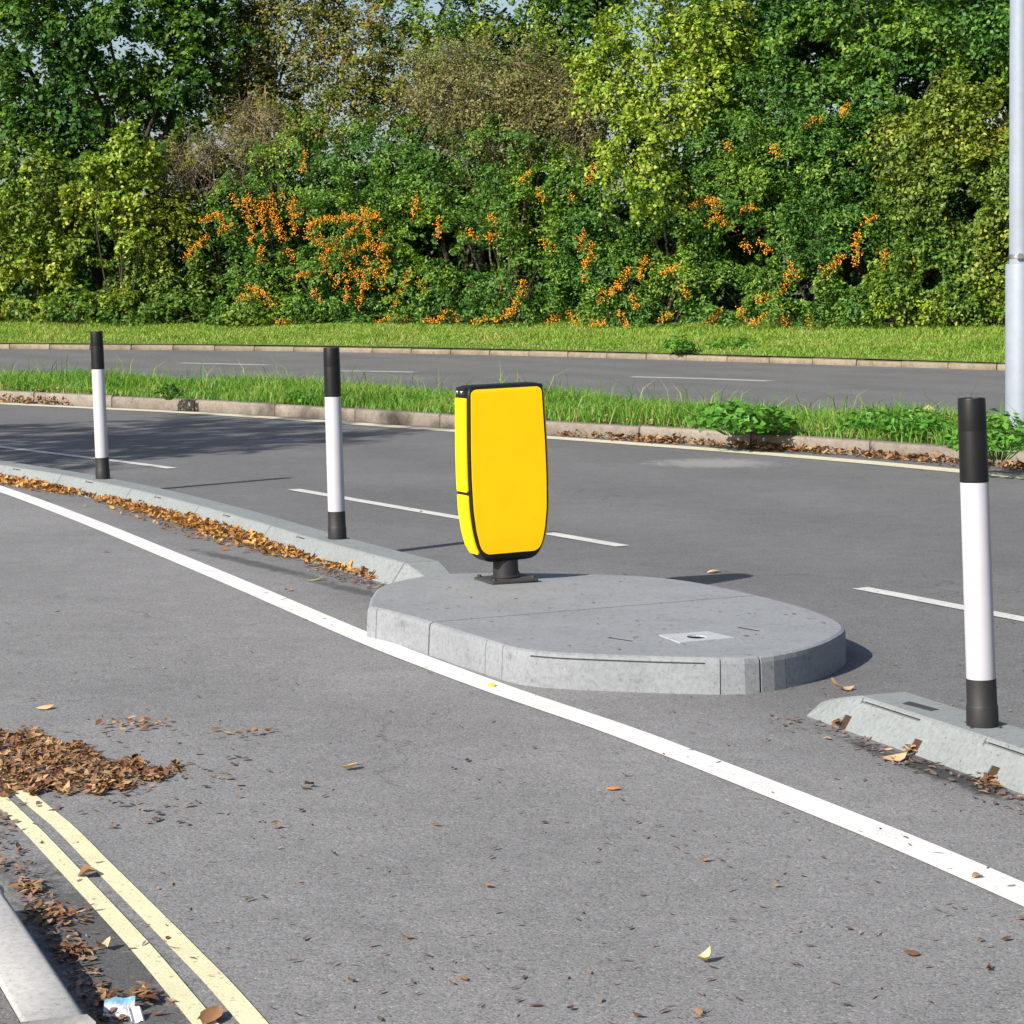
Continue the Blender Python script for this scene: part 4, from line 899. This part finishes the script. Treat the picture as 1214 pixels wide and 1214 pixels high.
S('broadleaf_tree', 'tree', 'dark background tree deep behind the right part of the hedge', px_lobes([(860, 200, 150, 120), (1030, 200, 150, 120), (1180, 180, 120, 130), (860, 50, 90, 80), (1000, 30, 120, 80), (1150, 30, 120, 80)], 5.5), ML['dark'], 480, 8, 8, (.15, .10), .45, .55, .3, 72, .8, .6, 5, .14, part='trunk', fill=.2, hollow=False)
# far wood that closes the view low down behind everything
g = np.random.default_rng(77); P, Nn, C = crown_points([(x_, 66 - .62 * x_ + g.uniform(-1, 1), 1.9, 2.4, 1.6, g.uniform(2.1, 2.7)) for x_ in np.arange(-24, 22, 2.2)] + [(x_, 56.5 - .62 * x_ + g.uniform(-1, 1), 1.2, 1.8, 1.2, g.uniform(1.0, 1.5)) for x_ in np.arange(-20, 18, 1.8)], 1300, 7, 7, g, .6, .8, .3, .5, .6)
V, Q = leaf_quads(P, Nn, .30, .2, g); tag(np_mesh('undergrowth', V, Q, ML['dark']), 'dark undergrowth deep in the wood behind the hedge', 'undergrowth', kind='stuff')
# the roadside tree on the near left whose shade lies across the far lane
g = np.random.default_rng(3)
tr = (-10.2, 13.6, -.02)
root, Lb, g = S('broadleaf_tree', 'tree', 'roadside tree left of view shading the far lane', [(-10.2, 13.6, 5.2, 1.6, 1.6, 1.2), (-9.2, 14.4, 6.2, 1.4, 1.3, 1.0), (-11.2, 13.2, 6.0, 1.5, 1.4, 1.1), (-8.3, 14.8, 5.6, 1.0, 1.1, .9), (-9.3, 13.4, 4.9, 1.2, 1.2, .9), (-10.4, 15.6, 6.4, 1.5, 1.4, 1.1)], ML['mid'], 135, 8, 7, (.12, .075), .35, .45, .3, 73, 0, .7, 4, .10, trunk=tr, part='trunk')

# berries: dense tufts on the outside of the shrubs, each a part of its shrub
ico = bmesh.new(); bmesh.ops.create_icosphere(ico, subdivisions=1, radius=1); IV = np.array([v.co[:] for v in ico.verts]); IF = np.array([[v.index for v in f.verts] for f in ico.faces]); ico.free()
def tufts(root, lst):
    r, Lb, g = berry[root.name]
    for e in lst:
        x, y = e[:2]; ln = e[2] if len(e) > 2 else 14; an = e[3] if len(e) > 3 else -60
        ux, uz = (x - CX) / F, -(y - HOR) / F     # ray (ux, 1, uz) * d from the eye
        best = 1e9
        for L in Lb:
            o = np.array([0, 0, H]) - L[:3]; D = np.array([ux, 1, uz]); R = L[3:6] * 1.08; a = (D / R) @ (D / R); b = 2 * (D / R) @ (o / R); c = (o / R) @ (o / R) - 1; disc = b * b - 4 * a * c
            if disc > 0: best = min(best, (-b - math.sqrt(disc)) / (2 * a))
        if best > 1e8: best = min(L[1] for L in Lb)
        d = best - .01; p = np.array(pp(x, y, d)); s = d / F; nb = int(10 + ln * 3.2)
        ax = np.array([math.cos(math.radians(an)), -.15, math.sin(math.radians(an))]); t = g.uniform(-.5, .5, nb)
        cen_ = p + ax * (t * ln * 1.7 * s)[:, None] + g.normal(size=(nb, 3)) * np.array([.055, .09, .055]) * (1.1 - np.abs(t))[:, None]
        keep = cen_[:, 2] > ground_z(p[0], d) + .03
        cen_ = cen_[keep]
        if len(cen_) == 0: continue
        t_o = np.argsort(cen_ @ ax); cen_ = cen_[t_o]
        rr = g.uniform(.009, .018, len(cen_)); V = (cen_[:, None] + IV[None] * rr[:, None, None]).reshape(-1, 3); Q = (np.arange(len(cen_))[:, None, None] * len(IV) + IF[None]).reshape(-1, 3)
        kk = np.arange(len(cen_) - 1) * len(IV); Q = np.concatenate([Q, np.stack([kk, kk + 1, kk + len(IV) + 11], 1)])
        np_mesh('berry_spray', V, Q, M_BERRY, r, smooth=True)
tufts(b1, [(250, 258, 18, 20), (262, 262, 14), (240, 285, 12, 50), (226, 298, 14, 60), (278, 238, 10), (292, 250, 20, -80), (302, 245, 22), (312, 262, 26, -80), (326, 250, 26, -75), (340, 240, 20), (348, 262, 20, -85), (298, 275, 18, 80), (334, 272, 18), (308, 302, 12, 80), (352, 245, 14), (366, 272, 14, 80), (380, 262, 16, 20), (372, 282, 12), (384, 288, 14), (402, 258, 22, 10), (428, 258, 24, 5), (440, 253, 18, -30), (414, 275, 14, 40), (402, 292, 14), (388, 300, 16, 40), (366, 325, 22, 10), (390, 320, 16), (402, 332, 12, 60), (425, 295, 18, 20), (442, 288, 20), (455, 285, 16, -70), (452, 305, 22, 85), (456, 325, 22, 80), (440, 318, 18), (412, 345, 16, 85), (428, 350, 18, 80), (418, 322, 14), (474, 348, 24, 65), (482, 332, 16, 70), (292, 352, 16, 20), (304, 344, 16, -20), (318, 354, 12, -50), (376, 352, 12), (360, 192, 14, 80), (345, 302, 10), (335, 382, 10, 0), (460, 378, 14, 20), (475, 376, 14, -20), (328, 268, 20, -70), (316, 245, 18), (432, 268, 14), (432, 330, 16), (410, 305, 14, 30), (268, 270, 12, 30)])
tufts(b2, [(492, 245, 13, 80), (520, 270, 14, 85), (560, 278, 10), (586, 262, 9), (622, 210, 11, 40), (584, 280, 10, 20), (646, 292, 9), (656, 293, 9), (612, 358, 20, 55), (598, 374, 16, 30), (618, 342, 10, 80), (512, 380, 12, 0), (540, 376, 10), (570, 380, 10, 0), (640, 232, 8), (655, 380, 12, 40), (500, 340, 10), (525, 375, 12, 50)])
tufts(b3, [(702, 206, 16, 60), (690, 285, 12, 80), (700, 300, 16, 85), (694, 320, 16, 85), (740, 330, 18, 60), (728, 342, 12, 60), (794, 320, 12, 20), (760, 320, 14, 85), (712, 350, 10, 80), (710, 384, 12, 20), (740, 380, 14), (752, 357, 10), (832, 240, 18, 30), (848, 240, 16, -20), (850, 254, 20, -70), (862, 264, 16, -45), (843, 262, 10, 60), (790, 376, 10, 30), (836, 384, 16, 30), (676, 232, 8), (770, 312, 10), (888, 248, 12, 0), (864, 176, 8), (680, 378, 10), (850, 375, 12, 50), (812, 345, 10)])
tufts(b4, [(920, 180, 10), (962, 144, 14, 20), (1002, 130, 10, 80), (905, 290, 12), (932, 332, 20, 70), (942, 320, 12), (1016, 284, 12, 85), (1016, 302, 12, 85), (992, 310, 16, 40), (1048, 308, 14, 80), (1070, 230, 8, 80), (905, 354, 14, 10), (926, 376, 12), (900, 378, 14, 40), (960, 378, 10), (1030, 262, 10, 40), (880, 372, 10), (978, 322, 8), (885, 292, 9), (932, 384, 10)])

# ------------------------------------------------------------------ weeds
def weed(px, z, h, r, n_, label, seed, leaf=(.09, .07), mat=None):
    g = np.random.default_rng(seed); b = gp(*px, z); n_ = int(n_ * 1.8); h *= .85; root = empty('weed', b, label, 'weed')
    az = g.uniform(0, 2 * np.pi, n_); rr = r * np.sqrt(g.random(n_)); hh = h * (1 - .55 * (rr / r) ** 2) * g.uniform(.35, 1.05, n_)
    C = np.stack([b.x + np.cos(az) * rr, b.y + np.sin(az) * rr, z + hh], -1); Nn = unit(np.stack([np.cos(az) * .35, np.sin(az) * .35, np.ones(n_)], -1) + g.normal(size=(n_, 3)) * .4)
    V, Q = leaf_quads(C, Nn, leaf[0] * .72, leaf[1] * .72, g); np_mesh('foliage', V, Q, mat or M_WEED, root)
    paths = [(np.array([[b.x + (c[0] - b.x) * .2, b.y + (c[1] - b.y) * .2, z], [(b.x + c[0]) / 2, (b.y + c[1]) / 2, z + (c[2] - z) * .6], c]), [.004, .003, .002]) for c in C[:40]]
    V, Q = tubes(paths, 4); np_mesh('stem', V, Q, M_WEED, root)
zm = .135
weed((870, 516), zm, .34, .38, 240, 'large broad-leaved weed on the median kerb right of the bollard', 81, (.11, .085))
weed((905, 514), zm, .28, .30, 150, 'round-leaved weed just right of the largest median weed', 82, (.10, .08))
weed((1185, 545), zm, .42, .40, 300, 'leafy weed spilling over the kerb right of the nearest post', 83, (.10, .07))
weed((1090, 520), zm, .30, .35, 200, 'leafy weed in the grass left of the nearest post', 84, (.09, .065))
weed((1040, 515), zm, .26, .35, 160, 'low weed on the median between two taller weeds', 85, (.09, .065))
weed((200, 474), zm, .22, .16, 90, 'dark weed drooping over the left median kerb', 86, (.08, .06), ML['mid'])
weed((365, 478), zm, .20, .25, 90, 'small weed beside the post left of the bollard', 87, (.07, .05))
weed((805, 419), .12, .40, .30, 150, 'round green weed growing on the far kerb', 88, (.12, .09))
weed((872, 413), .20, .22, .55, 120, 'low weed patch on the far verge right of the round weed', 89, (.12, .09))
